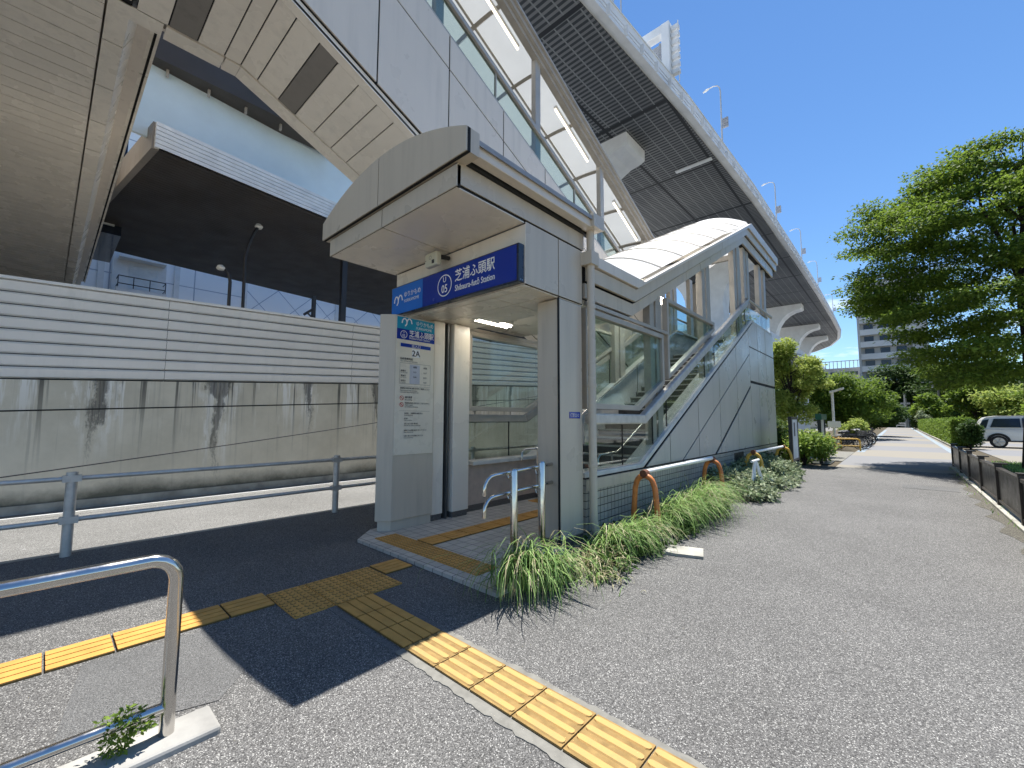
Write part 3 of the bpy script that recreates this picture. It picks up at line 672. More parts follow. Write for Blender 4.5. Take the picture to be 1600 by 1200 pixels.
rect_into(m, 3.345, 3.51, 1.975, 2.24, fnB, 2, .0015); m.build('colour_field', ['teal', 'blue', 'cellgrey'], ib)
m = MB(); bird(m, 3.28, 2.825, .9, fnB); text_into(m, 'ゆりかもめ', .075, FB(3.43, 2.80), 0, .004, sx=.8); text_into(m, 'YURIKAMOME', .05, FB(3.43, 2.745), 0, .004, sx=.85)
ring_into(m, 3.235, 2.645, .05, .007, fnB, 0, .004); text_into(m, '05', .055, FB(3.235, 2.61), 0, .004, 'CENTER', sx=.9); text_into(m, 'U', .034, FB(3.235, 2.662), 0, .004, 'CENTER')
text_into(m, '芝浦ふ頭駅', .098, FB(3.32, 2.635), 0, .004, sx=.85, bold=.0012); text_into(m, 'Shibaura-futō Station', .046, FB(3.32, 2.594), 0, .004, sx=.9)
text_into(m, '出入口', .05, FB(3.44, 2.482), 0, .004, 'CENTER'); m.build('lettering', 'text', ib)
m = MB()
rect_into(m, 3.375, 3.505, 2.345, 2.46, fnB, 1, .0015)
text_into(m, '2A', .115, FB(3.44, 2.36), 0, .004, 'CENTER', bold=.002)
text_into(m, '始終発車時刻', .034, FB(3.185, 2.30), 0, .004, bold=.0006); text_into(m, 'Time of first and last trains', .026, FB(3.185, 2.272), 0, .004)
for y0, y1, z0, z1 in ((3.185, 3.69, 2.252, 2.255), (3.185, 3.69, 1.968, 1.971), (3.184, 3.187, 1.97, 2.253), (3.688, 3.691, 1.97, 2.253), (3.185, 3.69, 1.935, 1.937), (3.185, 3.69, 1.60, 1.602)): rect_into(m, y0, y1, z0, z1, fnB, 0, .003)
for k, (a, b, c, d, e) in enumerate((('', '', '始発', '', '終発'), ('新橋方', 'for Shimbashi', '5:51', '', '0:17'), ('豊洲方', 'for Toyosu', '5:44', '', '23:51'), ('有明方', 'for Ariake', '', '', '0:27'))):
    z = 2.205-.068*k
    if a: text_into(m, a, .027, FB(3.20, z), 0, .004, bold=.0005); text_into(m, b, .02, FB(3.20, z-.022), 0, .004)
    text_into(m, c, .03, FB(3.428, z-.01), 0, .004, 'CENTER', bold=.0004); text_into(m, e, .03, FB(3.60, z-.01), 0, .004, 'CENTER', bold=.0004)
for z, s, q in ((1.90, '事故等の発生時は運行状況をご確認ください', .027), (1.872, 'Please check the service information', .021), (1.848, 'in the station before boarding the train', .021), (1.775, '構内禁煙', .032), (1.745, 'No smoking', .026),
                (1.70, '危険物を車内に持ち込むことはできません', .024), (1.676, 'Dangerous goods', .02), (1.65, 'are not allowed in the station', .02)):
    text_into(m, s, q, FB(3.195 if q in (.027, .021) else 3.275, z), 0, .004, sx=.9, bold=.0004)
for z, s, q in ((1.56, '自転車・二輪車等の放置 禁止', .024), (1.537, 'No bicycle parking', .019), (1.49, '監視中', .022), (1.468, 'Under surveillance', .018), (1.42, '改札 出口 切符 案内所', .024), (1.397, 'Please ask our staff at the ticket gate', .019), (1.33, '駅構内では係員の指示に従ってください', .022), (1.308, 'Please follow the staff', .018), (1.255, '列車に遅れのある場合があります', .022), (1.232, 'Trains may be delayed', .018)):
    text_into(m, s, q, FB(3.27, z), 0, .004, sx=.95, bold=.0003)
m.build('small_print', ['ink', 'text'], ib)
m = MB()
for z in (1.775, 1.685): ring_into(m, 3.225, z, .028, .007, fnB, 0, .004, 24); m.add([fnB(3.225+a, z+b, .004) for a, b in ((-.022, .015), (-.016, .021), (.022, -.016), (.016, -.022))], [(0, 1, 2, 3)])
m.build('prohibition_mark', 'red', ib)
o = tag(MB().box(XR-.003, XR+.006, 4.24, 4.47, 1.505, 1.585).build('address_plate', 'blue', None, .003), 'small dark blue address plate on the side of the entrance column', 'address plate')
m = MB(); fnA = lambda p, q, d: (XR+.006+d, 4.255+p, 1.528+q)
text_into(m, '1丁目 22-12', .05, fnA, 0, .002, sx=.72); m.build('lettering', 'text', o)

# entry handrail: two bright posts with two rails bent down at their ends
er = thing('entry_handrail', 'polished steel double handrail with two posts standing before the right column', 'handrail', (-2.95, 3.4, .035))
for y, zt in ((3.285, .985), (3.745, 1.03)):
    m = MB(); m.tube([(-2.95, y, .035), (-2.95, y, zt-.02), (-2.95, y, zt)], [.038, .038, .03], 18); m.cyl((-2.95, y, .035), .07, .012, 'z', 20); m.build('post', 'steel', er, smooth=True)
for zr, zd in ((.93, .14), (.72, .14)):
    m = MB(); x = -3.04
    pts = [(x, 4.05, zr+.04), (x, 3.6, zr+.025), (x, 3.08, zr)]+[(x, 3.08-.13*math.sin(t), zr-.13*(1-math.cos(t))) for t in (R(22), R(45), R(67), R(90))]+[(x, 2.95, zr-.13-.06)]
    m.tube(pts, .021, 12); m.build('rail', 'steel', er, smooth=True)
for z in (.945, .735):
    for y in (3.285, 3.745): MB().tube([(-2.97, y, z-.05), (-3.02, y, z-.06), (-3.04, y, z-.01)], .01, 8).build('rail_bracket', 'steel', er)

# ------------------------------------------------------------------ elevated walkway (second flight) above the entrance
wk = thing('elevated_walkway', 'sloping covered footbridge with grey side panels, glass band and translucent roof', 'footbridge', (-6.7, 6, 7))
WX, WL = -5.60, -7.72; WS = -.447
def wz(y, off=0): return 7.08+off if y <= 1.75 else 7.08+off+WS*(y-1.75)
ya, yb = -14, 13.6
side = lambda o1, o2: [(ya, wz(ya, o1)), (1.75, wz(1.75, o1)), (yb, wz(yb, o1)), (yb, wz(yb, o2)), (1.75, wz(1.75, o2)), (ya, wz(ya, o2))]
def two(o1, o2): return [[(ya, wz(0, o1)), (1.75, wz(0, o1)), (1.75, wz(0, o2)), (ya, wz(0, o2))], [(1.75, wz(0, o1)), (yb, wz(yb, o1)), (yb, wz(yb, o2)), (1.75, wz(0, o2))]]
m = MB(); jl = [((y, 0), (y, 20)) for y in (-2.0, .35, 1.75, 3.09, 4.48, 5.89, 7.26, 8.65, 10.05, 11.4)]
lo, hi = two(.12, 2.5)[0], two(.12, 2.5)[1]
for P in (lo, hi):
    mid = ((-14, wz(0, 1.86)), (1.75, wz(0, 1.86))) if P is lo else ((1.75, wz(0, 1.86)), (yb, wz(yb, 1.86)))
    for Q in panelize(P, jl+[mid], .028): m.prism(Q, YZ(WX), 0, -.03)
    m.prism(P, YZ(WX), -.014, -.08, 1)
m.build('side_panel', ['panel_cool', 'joint'], wk)
m = MB()
for P in two(0, .105): m.prism(P, YZ(WX), -.05, -.14)
m.build('edge_trim', 'panel_warm', wk)
m = MB()
for P in two(.12, 2.5): m.prism(P, YZ(WL), -.03, .03)
m.build('side_panel', 'panel_cool', wk)
# soffit boards across the width with dark joints
def soffit(p, q, d): return (p, q, wz(q)+d)
def soff(name, x0, x1, ys, mat, vents=()):
    m = MB()
    for i in range(len(ys)-1):
        a, b = ys[i]+.009, ys[i+1]-.009; mi = 2 if i in vents else 0
        m.add([(x, y, wz(y)+dz) for dz in (0, .03) for x, y in ((x0, a), (x1, a), (x1, b), (x0, b))], [(0, 3, 2, 1), (4, 5, 6, 7), (0, 1, 5, 4), (1, 2, 6, 5), (2, 3, 7, 6), (3, 0, 4, 7)], mi)
    for y0, y1 in ((ys[0], 1.75), (1.75, ys[-1])): m.add([(x, y, wz(y)+.018) for x, y in ((x0-.01, y0), (x1+.01, y0), (x1+.01, y1), (x0-.01, y1))], [(0, 3, 2, 1)], 1)
    return m.build(name, mat, wk)
ys = [.50, .846, 1.184, 1.525, 1.75, 1.99, 2.31, 2.58, 2.91, 3.22, 3.52, 3.85, 4.2, 4.6, 5.0, 5.6, 6.2, 6.9, 7.6, 8.4, 9.2, 10, 11, 12, 13]
soff('soffit_panel', WL+.30, WX-.22, ys, ['panel_warm', 'joint', 'vent'], (1, 6))
m = MB()
for xa, xb in ((WL, WL+.28), (WX-.2, WX-.05)):
    for y0, y1 in ((.83, 1.53), (1.55, 1.747), (1.753, 6), (6.02, 13)): m.add([(x, y, wz(y)-.02+dz) for dz in (0, .06) for x, y in ((xa, y0), (xb, y0), (xb, y1), (xa, y1))], [(0, 3, 2, 1), (4, 5, 6, 7), (0, 1, 5, 4), (1, 2, 6, 5), (2, 3, 7, 6), (3, 0, 4, 7)])
m.build('soffit_border', 'panel_warm', wk)
m = MB()
for P in two(.2, .32): m.prism(P, YZ(0), WX-.1, WL+.1)
m.build('floor_slab', 'sea', wk)
# glass band, rails, posts, roof
for x in (WX, WL):
    m = MB()
    for P in two(2.52, 3.14): m.prism(P, YZ(x), -.05, -.06)
    m.build('glass_band', 'glass_green', wk)
    m = MB()
    for P in two(3.14, 3.24): m.prism(P, YZ(x), .0, -.1)
    for P in two(2.5, 2.54): m.prism(P, YZ(x), .0, -.1)
    m.build('glass_rail', 'frame', wk)
    for y in (-1.5, 1.4, 4.3, 7.1, 9.9, 12.6):
        m = MB(); m.box(x-.20, x-.07, y-.09, y+.09, wz(y, 2.4), wz(y, 5.05)); m.build('post', 'frame', wk, .01)
    m = MB()
    for y in (2.9, 5.7, 8.5, 11.2): m.box(x-.08, x-.03, y-.012, y+.012, wz(y, 2.54), wz(y, 3.14))
    m.build('glass_mullion', 'frame', wk)
m = MB(); 
for a, b, xa, xb in ((4.93, 5.03, WX-.01, WX-.16), (5.045, 5.15, WX+.06, WX-.12), (5.165, 5.22, WX+.11, WX-.1)):
    for P in two(a, b): m.prism(P, YZ(0), xa, xb)
m.build('eave', 'frame', wk)
m = MB()
for P in two(4.93, 5.2): m.prism(P, YZ(0), WL-.1, WL+.15)
m.build('eave', 'panel_warm', wk)
n = 12; xs2 = [WL+(WX-WL)*i/n for i in range(n+1)]
MT['roofpane'] = frosted('pale_roof_pane', (.62, .64, .64), .30, .5)
rp = [(ya, wz(ya, 5.18)), (1.75, wz(0, 5.18)), (yb, wz(yb, 5.18))]
vault('roof_glazing', WL, WX, rp, .10, 'roofpane', wk)
m = MB(); pr = [(x, .10*(1-((x-(WL+WX)/2)/((WX-WL)/2))**2)) for x in xs2]
for y in [-3.5+1.36*i for i in range(13)]: MB().tube([(x, y, wz(y, 5.10)+h) for x, h in pr], .055, 4).build('roof_rib', 'frame', wk)
for xx in (-6.66,):
    h = .10*(1-((xx-(WL+WX)/2)/((WX-WL)/2))**2); m.tube([(xx, -6, wz(0, 5.1)+h), (xx, 1.75, wz(0, 5.1)+h), (xx, 13.5, wz(13.5, 5.1)+h)], .03, 6).build('roof_purlin', 'frame', wk); m = MB()
for y in (1.9, 5.2, 8.1, 11.0):
    y1 = y+1.5; m = MB(); m.tube([(WX-.33, y, wz(y, 4.97)), (WX-.33, y1, wz(y1, 4.97))], .03, 8); m.tube([(WX-.33, y, wz(y, 5.04)), (WX-.33, y1, wz(y1, 5.04))], .05, 6, 1); m.build('fluorescent_light', ['tube', 'white'], wk)

# ------------------------------------------------------------------ station hall bridging the street, overhead left
hall = thing('station_hall', 'station hall bridging the street with slatted beige ceiling seen from below', 'station building', (-16, -6, 7.1))
m = MB(); x = -27.0
while x < WX-.3:
    y1 = .2 if x < WL+.1 else .44
    m.box(x, x+.306, -14, y1, 7.1, 7.13); x += .322
m.box(-27, WL+.2, -14, .2, 7.118, 7.16, 1); m.box(WL+.2, WX-.06, -14, .46, 7.118, 7.16, 1); m.build('slatted_ceiling', ['panel_warm', 'joint'], hall)
cuts = [((x, -5), (x, 5)) for x in [-26.2+1.27*i for i in range(15)]]
m = MB()
def facet(ya, za, yb, zb, x1=WL+.27):
    L = math.hypot(yb-ya, zb-za); f = lambda p, q, d: (p, ya+(yb-ya)*q/L-(zb-za)/L*d, za+(zb-za)*q/L+(yb-ya)/L*d); P = [(-27, 0), (x1, 0), (x1, L), (-27, L)]
    for Q in panelize(P, cuts, .024): m.prism(Q, f, 0, .015)
    m.prism(P, f, .012, .04, 1)
facet(.225, 7.09, .45, 7.09); facet(.452, 7.092, .68, 7.62, WL-.01); facet(.682, 7.62, .80, 7.62, WL-.01); facet(.835, 7.60, .875, 7.60, WL-.01)
m.add([(x, y, 7.64) for x, y in ((-27, .78), (WL, .78), (WL, .86), (-27, .86))], [(0, 3, 2, 1)], 1)
m.add([(x, y, 7.085+dz) for dz in (0, .02) for x, y in ((WL, .23), (WL+.27, .23), (WL+.27, .8), (WL, .8))], [(0, 3, 2, 1), (4, 5, 6, 7), (0, 1, 5, 4), (1, 2, 6, 5), (2, 3, 7, 6), (3, 0, 4, 7)])
m.build('ceiling_edge', ['panel_warm', 'joint'], hall)
m = MB(); m.box(-27, WL-.02, -14, .72, 7.36, 12.4); m.build('outer_wall', 'panel_cool', hall)
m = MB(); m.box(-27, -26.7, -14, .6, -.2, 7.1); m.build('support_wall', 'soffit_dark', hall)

# ------------------------------------------------------------------ street side: wall, noise barrier, fence, wire
WXW = -11.0
rw = thing('retaining_wall', 'stained concrete retaining wall along the street with dark water runs', 'wall', (WXW, 5, 0))
zt = lambda y: 2.15+.049*y
yy = [-26+2.0*i for i in range(70)]
m = MB(); m.prism([(-26, -.3), (112, -.3), (112, 4.6), (40, 4.2), (13.5, zt(13.5)), (0, zt(0)), (-26, 1.2)], YZ(WXW), 0, -.5); m.build('wall', 'wall', rw)
m = MB(); m.prism([(-26, zt(-26)-.54), (40, zt(40)-.54), (40, zt(40)-.515), (-26, zt(-26)-.515)], YZ(WXW), .004, -.02); m.build('construction_joint', 'joint', rw)
nb = thing('noise_barrier', 'white ribbed metal noise barrier on top of the stained concrete wall', 'barrier', (WXW, 5, 2.4))
def bt(y): return 3.85+.038*y
yps = [-24+4.0*i-2.4 for i in range(24)]
for i in range(len(yps)-1):
    a, b = yps[i]+.003, yps[i+1]-.003
    if a > 60: break
    m = MB()
    for k in range(8):
        f0, f1 = k/8, (k+1)/8
        L = lambda y, f: zt(y)+.01+(bt(y)-zt(y))*f
        # each board: broad face leaning out to a lip, groove below with its shadow painted as black backing
        for (fa, fb, xa, xb) in ((f0+.012, f0+.026, -.005, .05), (f0+.026, f1-.02, .05, .085), (f1-.02, f1+.004, .085, .0)):
            m.add([(WXW-.1+xa, a, L(a, fa)), (WXW-.1+xa, b, L(b, fa)), (WXW-.1+xb, b, L(b, fb)), (WXW-.1+xb, a, L(a, fb))], [(0, 1, 2, 3)])
    m.add([(WXW-.11, a, L(a, 0)), (WXW-.11, b, L(b, 0)), (WXW-.11, b, L(b, 1)), (WXW-.11, a, L(a, 1))], [(0, 1, 2, 3)], 1)
    m.add([(x, y, L(y, 1)+dz) for dz in (0, .05) for x, y in ((WXW-.25, a), (WXW, a), (WXW, b), (WXW-.25, b))], [(0, 3, 2, 1), (4, 5, 6, 7), (0, 1, 5, 4), (1, 2, 6, 5), (2, 3, 7, 6), (3, 0, 4, 7)])
    m.add([(WXW-.24, a, L(a, 0)), (WXW-.24, b, L(b, 0)), (WXW-.24, b, L(b, 1)), (WXW-.24, a, L(a, 1))], [(0, 1, 2, 3)])
    m.build('barrier_panel', ['white_panel', 'joint'], nb)
wi = tag(MB().tube([(-10.4, -9+.9*i, .57-.24*8.6/2+.1*i*1.08+.0011*(i-10)**2-.11+.10) for i in range(36)], .011, 6).build('cable', 'black'), 'thin black cable slung diagonally in front of the stained concrete wall', 'cable')
gf = thing('guard_fence', 'grey pipe guard fence with two rails along the kerb of the street', 'guard fence', (-6.75, 1.7, 0))
for y in (-2.7, .25, 3.225, 6.2, 9.2):
    m = MB(); m.tube([(-6.75, y, -.05), (-6.75, y, .88)], .047, 14); m.cyl((-6.75, y, .88), .05, .02, 'z', 14)
    for z in (.83, .385): m.box(-6.80, -6.70, y-.075, y+.075, z-.035, z+.035)
    m.build('post', 'galv', gf, smooth=True)
for z in (.83, .385):
    m = MB(); m.tube([(-6.75, -6, z), (-6.75, 9.2, z)], .026, 10); m.build('rail', 'galv', gf, smooth=True)

# ------------------------------------------------------------------ polished rail in the left foreground
sr = thing('steel_barrier', 'polished steel pipe barrier with rounded corner in the near left foreground', 'barrier', (-2.6, -.5, 0))
m = MB(); k = .10
pts = [(-2.6, .475, .0), (-2.6, .475, .835-k)]+[(-2.6, .475-k+k*math.cos(t), .835-k+k*math.sin(t)) for t in (R(20), R(40), R(60), R(80), R(90))]+[(-2.6, -2.6, .835)]
m.tube(pts, .03, 20); m.build('frame_pipe', 'steel', sr, smooth=True)
m = MB(); m.tube([(-2.6, .46, .155), (-2.6, -2.6, .175)], .024, 16); m.build('lower_rail', 'steel', sr, smooth=True)
m = MB(); m.tube([(-2.6, -2.6, 0), (-2.6, -2.6, .82)], .03, 16); m.build('post', 'steel', sr, smooth=True)
g = MB(); g.box(-2.70, -2.47, -3.2, .665, -.1, .035); struct(g.build('kerb', 'concrete', None, .015))

# ------------------------------------------------------------------ platform structure, lamps and warehouse beyond the wall
pf = thing('platform_canopy', 'broad dark canopy with pale louvred edge and light blue screen beyond the wall', 'platform canopy', (-18, 8, 8.5))
rot = Matrix.Rotation(R(7), 4, 'Z')
def at(x, y): v = rot @ Vector((x+14, y-1.55, 0)); return (v.x-14, v.y+1.55)
m = MB(); q = [at(-13.98, 1.55), at(-13.98, 40), at(-24.2, 40), at(-24.2, 1.55)]
def soffslats():
    for i in range(64):
        x0, x1 = -24.2+.16*i, -24.2+.16*i+.145
        c = [at(x0, 1.6), at(x1, 1.6), at(x1, 40), at(x0, 40)]
        m.prism(c, P3, 8.55, 8.58)
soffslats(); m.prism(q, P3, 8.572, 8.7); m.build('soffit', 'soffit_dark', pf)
m = MB()
for k in range(6):
    z = 8.55+.118*k; c = [at(-13.96, 1.5), at(-13.96, 40), at(-14.06, 40), at(-14.06, 1.5)]; m.prism(c, P3, z, z+.1)
m.build('louver_edge', 'louver', pf)
m = MB(); c = [at(-14.06, 1.45), at(-24.2, 1.45), at(-24.2, 1.6), at(-14.06, 1.6)]; m.prism(c, P3, 8.52, 9.25); m.build('end_fascia', 'vent', pf)
m = MB(); c = [at(-14.5, -3), at(-14.5, 40), at(-14.6, 40), at(-14.6, -3)]; m.prism(c, P3, 9.0, 12.6); m.build('blue_screen', 'skyblue', pf)
m = MB(); c = [(-14.1, -6), (-14.1, 6.5), (-14.9, 6.5), (-14.9, -6)]; m.prism(c, P3, 11.06, 13.2)
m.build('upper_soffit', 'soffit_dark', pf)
for y in (1.7, 2.65, 3.6, 4.6):
    m = MB(); m.box(-14.47, -14.38, y-.03, y+.03, 10.86, 11.06); m.build('bracket', 'frame', pf)
m = MB(); m.box(-25, -21, -2, 1.5, 8.2, 13); m.build('end_wall', 'dkglass', pf)
m = MB()
for k in range(8): m.box(-20.99, -20.9, -2, 1.3, 8.5+.5*k, 8.62+.5*k)
m.build('end_louver', 'louver', pf)
for i, y in enumerate((7.65, 16, 24)):
    m = MB(); m.box(-16.1, -15.9, y-.1, y+.1, -.2, 8.6); m.build('support_post', 'black', pf)
for nm, lb, y, h, pts in (('street_lamp', 'taller black street lamp curving up behind the white barrier', 4.25, 8, [(4.25, 3), (4.22, 6.9), (4.3, 7.35), (4.42, 7.75), (4.58, 8.12)]),
                          ('street_lamp', 'shorter black street lamp with hooked top behind the white barrier', 3.83, 6.3, [(3.83, 3), (3.83, 5.95), (3.79, 6.2), (3.7, 6.33), (3.55, 6.38)])):
    t = thing(nm, lb, 'street lamp', (-16, y, 0), 'black lamps behind the barrier'); m = MB(); m.tube([(-16, y, -.1)]+[(-16, a, b) for a, b in pts], .05, 10); m.build('pole', 'black', t, smooth=True)
    e = pts[-1]; m = MB(); m.tube([(-16, e[0]-.02, e[1]+.05), (-16, e[0], e[1]-.04), (-16, e[0], e[1]-.1)], [.07, .13, .09], 12); m.build('lamp_head', 'white_dirty', t)
t = thing('camera_pole', 'short black pole with slanting bracket behind the white barrier', 'pole', (-16, 6.55, 0)); m = MB(); m.box(-16.06, -15.94, 6.48, 6.6, -.1, 6.06); m.build('pole', 'black', t)
m = MB(); m.tube([(-16, 6.5, 5.55), (-16, 6.2, 5.3)], .045, 8); m.tube([(-16, 6.5, 5.25), (-16, 6.3, 5.4)], .03, 6); m.build('bracket', 'black', t)

wh = thing('warehouse', 'pale blue-white warehouse with diamond patterned wall panels beyond the barrier', 'warehouse', (-30, 20, 0))
m = MB(); m.box(-60, -30, -12, 70, -.2, 24); m.build('wall', 'warehouse', wh)
f = MB().box(-30.02, -29.85, 1.9, 4.1, 6.2, 10.6).build('balcony_bay', 'white', wh)
m = MB(); m.box(-29.86, -29.83, 2.55, 3.75, 8.35, 9.75)
for k in range(11): m.box(-29.835, -29.80, 2.6, 3.7, 8.4+.12*k, 8.47+.12*k)
m.build('shutter', 'louver', f)
m = MB(); m.box(-29.85, -29.2, 2.1, 4.0, 9.8, 9.95); m.build('awning', 'white', f)
m = MB(); m.box(-29.85, -29.0, 2.05, 4.05, 7.95, 8.15); m.build('ledge', 'white', f)
m = MB()
for z in (8.35, 8.75): m.tube([(-29.85, 2.1, z), (-29.05, 2.1, z), (-29.05, 4.0, z), (-29.85, 4.0, z)], .025, 6)
for y in (2.1, 2.7, 3.35, 4.0): m.tube([(-29.05, y, 8.15), (-29.05, y, 8.75)], .02, 6)
m.build('railing', 'black', f)
for y in (12.0, 18.5, 24.5):
    m = MB(); m.box(-29.98, -29.55, y, y+1.4, 8.1, 8.32); m.box(-29.98, -29.7, y+.2, y+1.2, 8.02, 8.1); m.build('vent_hood', 'white', wh)
for y in (1.5, 4.6, 8.0, 13.9, 21.1):
    m = MB(); m.box(-30.0, -29.9, y-.12, y+.12, -.2, 24); m.build('pilaster', 'white', wh)

# ------------------------------------------------------------------ expressway viaduct
vd = thing('viaduct', 'high elevated expressway with gridded underside curving away behind the station', 'viaduct', (-30, 100, 0))
edge = [(-24, -60), (-21.2, 0), (-19.1, 34), (-17.8, 53), (-16.75, 82), (-16.3, 120), (-16.2, 160), (-16.5, 203), (-17.0, 232), (-19, 254), (-24, 275), (-33, 294), (-48, 312), (-75, 330)]
def offs(d):
    out = []
    for i, p in enumerate(edge):
        a = Vector(edge[max(i-1, 0)]); b = Vector(edge[min(i+1, len(edge)-1)]); t = (b-a).normalized(); out.append((p[0]-t.y*d, p[1]+t.x*d))
    return out
def ribbon(m, d0, d1, z0, z1, mi=0):
    A, B = offs(d0), offs(d1); n = len(A); v = [(*p, z) for z in (z0, z1) for P in (A, B) for p in P]; fs = []
    for i in range(n-1):
        for q in ((i, i+1, n+i+1, n+i), (2*n+i, 3*n+i, 3*n+i+1, 2*n+i+1), (i, 2*n+i, 2*n+i+1, i+1), (n+i, n+i+1, 3*n+i+1, 3*n+i)): fs.append(q)
    m.add(v, fs, mi); return m
ribbon(MB(), .5, 27, 40, 40.4).build('deck_underside', 'grating', vd)
ribbon(MB(), .0, 27.5, 40.9, 41.6).build('deck_slab', 'bridgewhite', vd)
ribbon(MB(), .9, 1.3, 40.4, 40.9).build('edge_girder', 'bridgewhite', vd)
m = MB(); ribbon(m, 0, .25, 41.6, 43.0); ribbon(m, -.1, .35, 43.0, 43.12); ribbon(m, -.5, .5, 40.15, 40.3); ribbon(m, -.5, -.42, 41.2, 41.27); ribbon(m, -.5, -.42, 40.75, 40.8); m.build('parapet', 'bridgewhite', vd)
E0 = offs(-.45)
for i in range(2, 9):
    a, b = Vector(E0[i]), Vector(E0[i+1]); nn = int((b-a).length/3)
    for k in range(nn):
        p = a.lerp(b, k/nn); MB().box(p.x-.05, p.x+.35, p.y-.06, p.y+.06, 40.1, 41.25).build('walkway_bracket', 'bridgewhite', vd)
for y in (63.5,): 
    m = MB(); m.box(-23.6, -18.3, y, y+.7, 39.8, 39.96); m.build('cross_beam', 'bridgewhite', vd)
for tx, y, hy in ((-24.9, 50.0, 5.6), (-22.3, 109, 5), (-21.6, 166, 5), (-21.4, 206, 5), (-21.9, 238, 5)):
    cx = tx-12; prof = [(tx, 39.9), (tx, 38.6)]+[(tx-8.2+8.0*math.cos(R(a)), 28.6+9.6*math.sin(R(a))) for a in (80, 65, 50, 35, 20, 8)]
    prof = [(tx, 39.9), (tx, 38.4)]+[(tx-7.6+ (7.3*(1-math.cos(R(a)))), 29.5+8.6*math.sin(R(a))) for a in (88, 75, 60, 45, 30, 15, 0)]+[(tx-7.6, -.2)]
    pr2 = prof+[(2*cx-p, q) for p, q in reversed(prof)]
    m = MB(); m.prism(pr2, lambda p, q, d: (p, d, q), y, y+hy); m.build('pier', 'bridgewhite', vd)
# lower deck carried by the far piers
m = MB(); A = [(-19.5, 92), (-18.6, 130), (-18.4, 170), (-18.8, 215), (-20.5, 245), (-27, 272)]
for (z0, z1, x_) in ((18.2, 19.0, 0), (19.0, 20.6, .15)):
    v = [(x-x_-(0 if s == 0 else 20), y, z) for z in (z0, z1) for s in (0, 1) for x, y in A]; n = len(A); fs = []
    for i in range(n-1): fs += [(i, i+1, n+i+1, n+i), (2*n+i, 3*n+i, 3*n+i+1, 2*n+i+1), (i, 2*n+i, 2*n+i+1, i+1), (n+i, n+i+1, 3*n+i+1, 3*n+i)]
    fs += [(0, n, 3*n, 2*n), (n-1, 3*n-1+0, 4*n-1, 2*n-1)]
    m.add(v, fs)
m.build('lower_deck', 'bridgewhite', vd)
m = MB(); m.box(-38, -20, 125, 230, -.2, 15.5); 
for y in range(126, 230, 8): m.box(-20.02, -19.9, y, y+5.5, 9, 14, 1); m.box(-20.02, -19.9, y, y+5.5, 2, 7, 1)
m.build('lower_structure', ['bridgewhite', 'soffit_dark'], vd)
# hanger cables at the near end
for k in range(5):
    y = 31.5+1.5*k; m = MB(); m.tube([(-19.3+.08*k, y, 43), (-19.3+.08*k, y, 75)], .07, 6); m.build('hanger_cable', 'galv', vd)
# lamps on the parapet
lamps = [(-17.5, 66.6), (-17.0, 103), (-16.7, 133.6), (-16.7, 165), (-17.2, 214)]
lbs = ['nearest lamp post on the viaduct parapet, tallest in view', 'second lamp post along the viaduct parapet, with a small box low on its pole', 'third lamp post along the viaduct parapet, above the far piers', 'fourth lamp post along the viaduct parapet, next beyond the third', 'farthest lamp post on the viaduct where it curves away']
t = thing('viaduct_lamp', lbs[0], 'street lamp', (0, 0, 0), 'lamp posts on the viaduct')
m = MB(); m.tube([(0, 0, -1.4), (0, 0, 8.6), (-.1, 0, 9.3), (-.4, 0, 9.8), (-1.0, 0, 10.0), (-1.7, 0, 9.95)], [.13, .1, .09, .08, .07, .07], 8); m.build('pole', 'galv', t, smooth=True)
m = MB(); m.tube([(-1.6, 0, 9.95), (-2.0, 0, 9.9), (-2.5, 0, 9.75)], [.1, .19, .1], 8); m.build('lamp_head', 'white_dirty', t)
m = MB()
for k in range(5): m.box(.15, .95, -.12, .12, 2.6+.32*k, 2.82+.32*k)
m.build('louver_box', 'sea', t); t.location = (lamps[0][0], lamps[0][1], 43)
for (x, y), lb in list(zip(lamps, lbs))[1:]: dup(t, (x, y, 43), None, lb)
# portal gantry on the deck
gt = thing('sign_gantry', 'white portal gantry with louvred sign back standing on the viaduct edge', 'gantry', (-18.6, 48.5, 41.5))
m = MB(); m.box(-19.1, -18.1, 48.1, 49.3, 41.4, 50); m.build('post', 'bridgewhite', gt, .05)
m = MB(); m.box(-34, -19.1, 48.15, 49.25, 48.9, 50); m.build('beam', 'bridgewhite', gt, .05)
m = MB(); m.box(-34, -33, 48.1, 49.3, 41.4, 48.9); m.build('post', 'bridgewhite', gt, .05)
m = MB()
for k in range(12): m.box(-25.5, -19.6, 49.3, 49.42, 44.6+.34*k, 44.82+.34*k)
m.box(-25.5, -25.3, 49.4, 49.6, 44.4, 48.9); m.box(-22.3, -22.1, 49.4, 49.6, 44.4, 48.9); m.box(-19.9, -19.7, 49.4, 49.6, 44.4, 48.9); m.build('sign_back', 'sea', gt)
m = MB()
for k in range(7): m.box(-18.05, -17.2, 48.6, 49.2, 43.2+.95*k, 43.75+.95*k)
m.tube([(-17.3, 48.9, 42), (-17.3, 48.9, 50)], .06, 6); m.build('equipment_box', 'bridgewhite', gt)

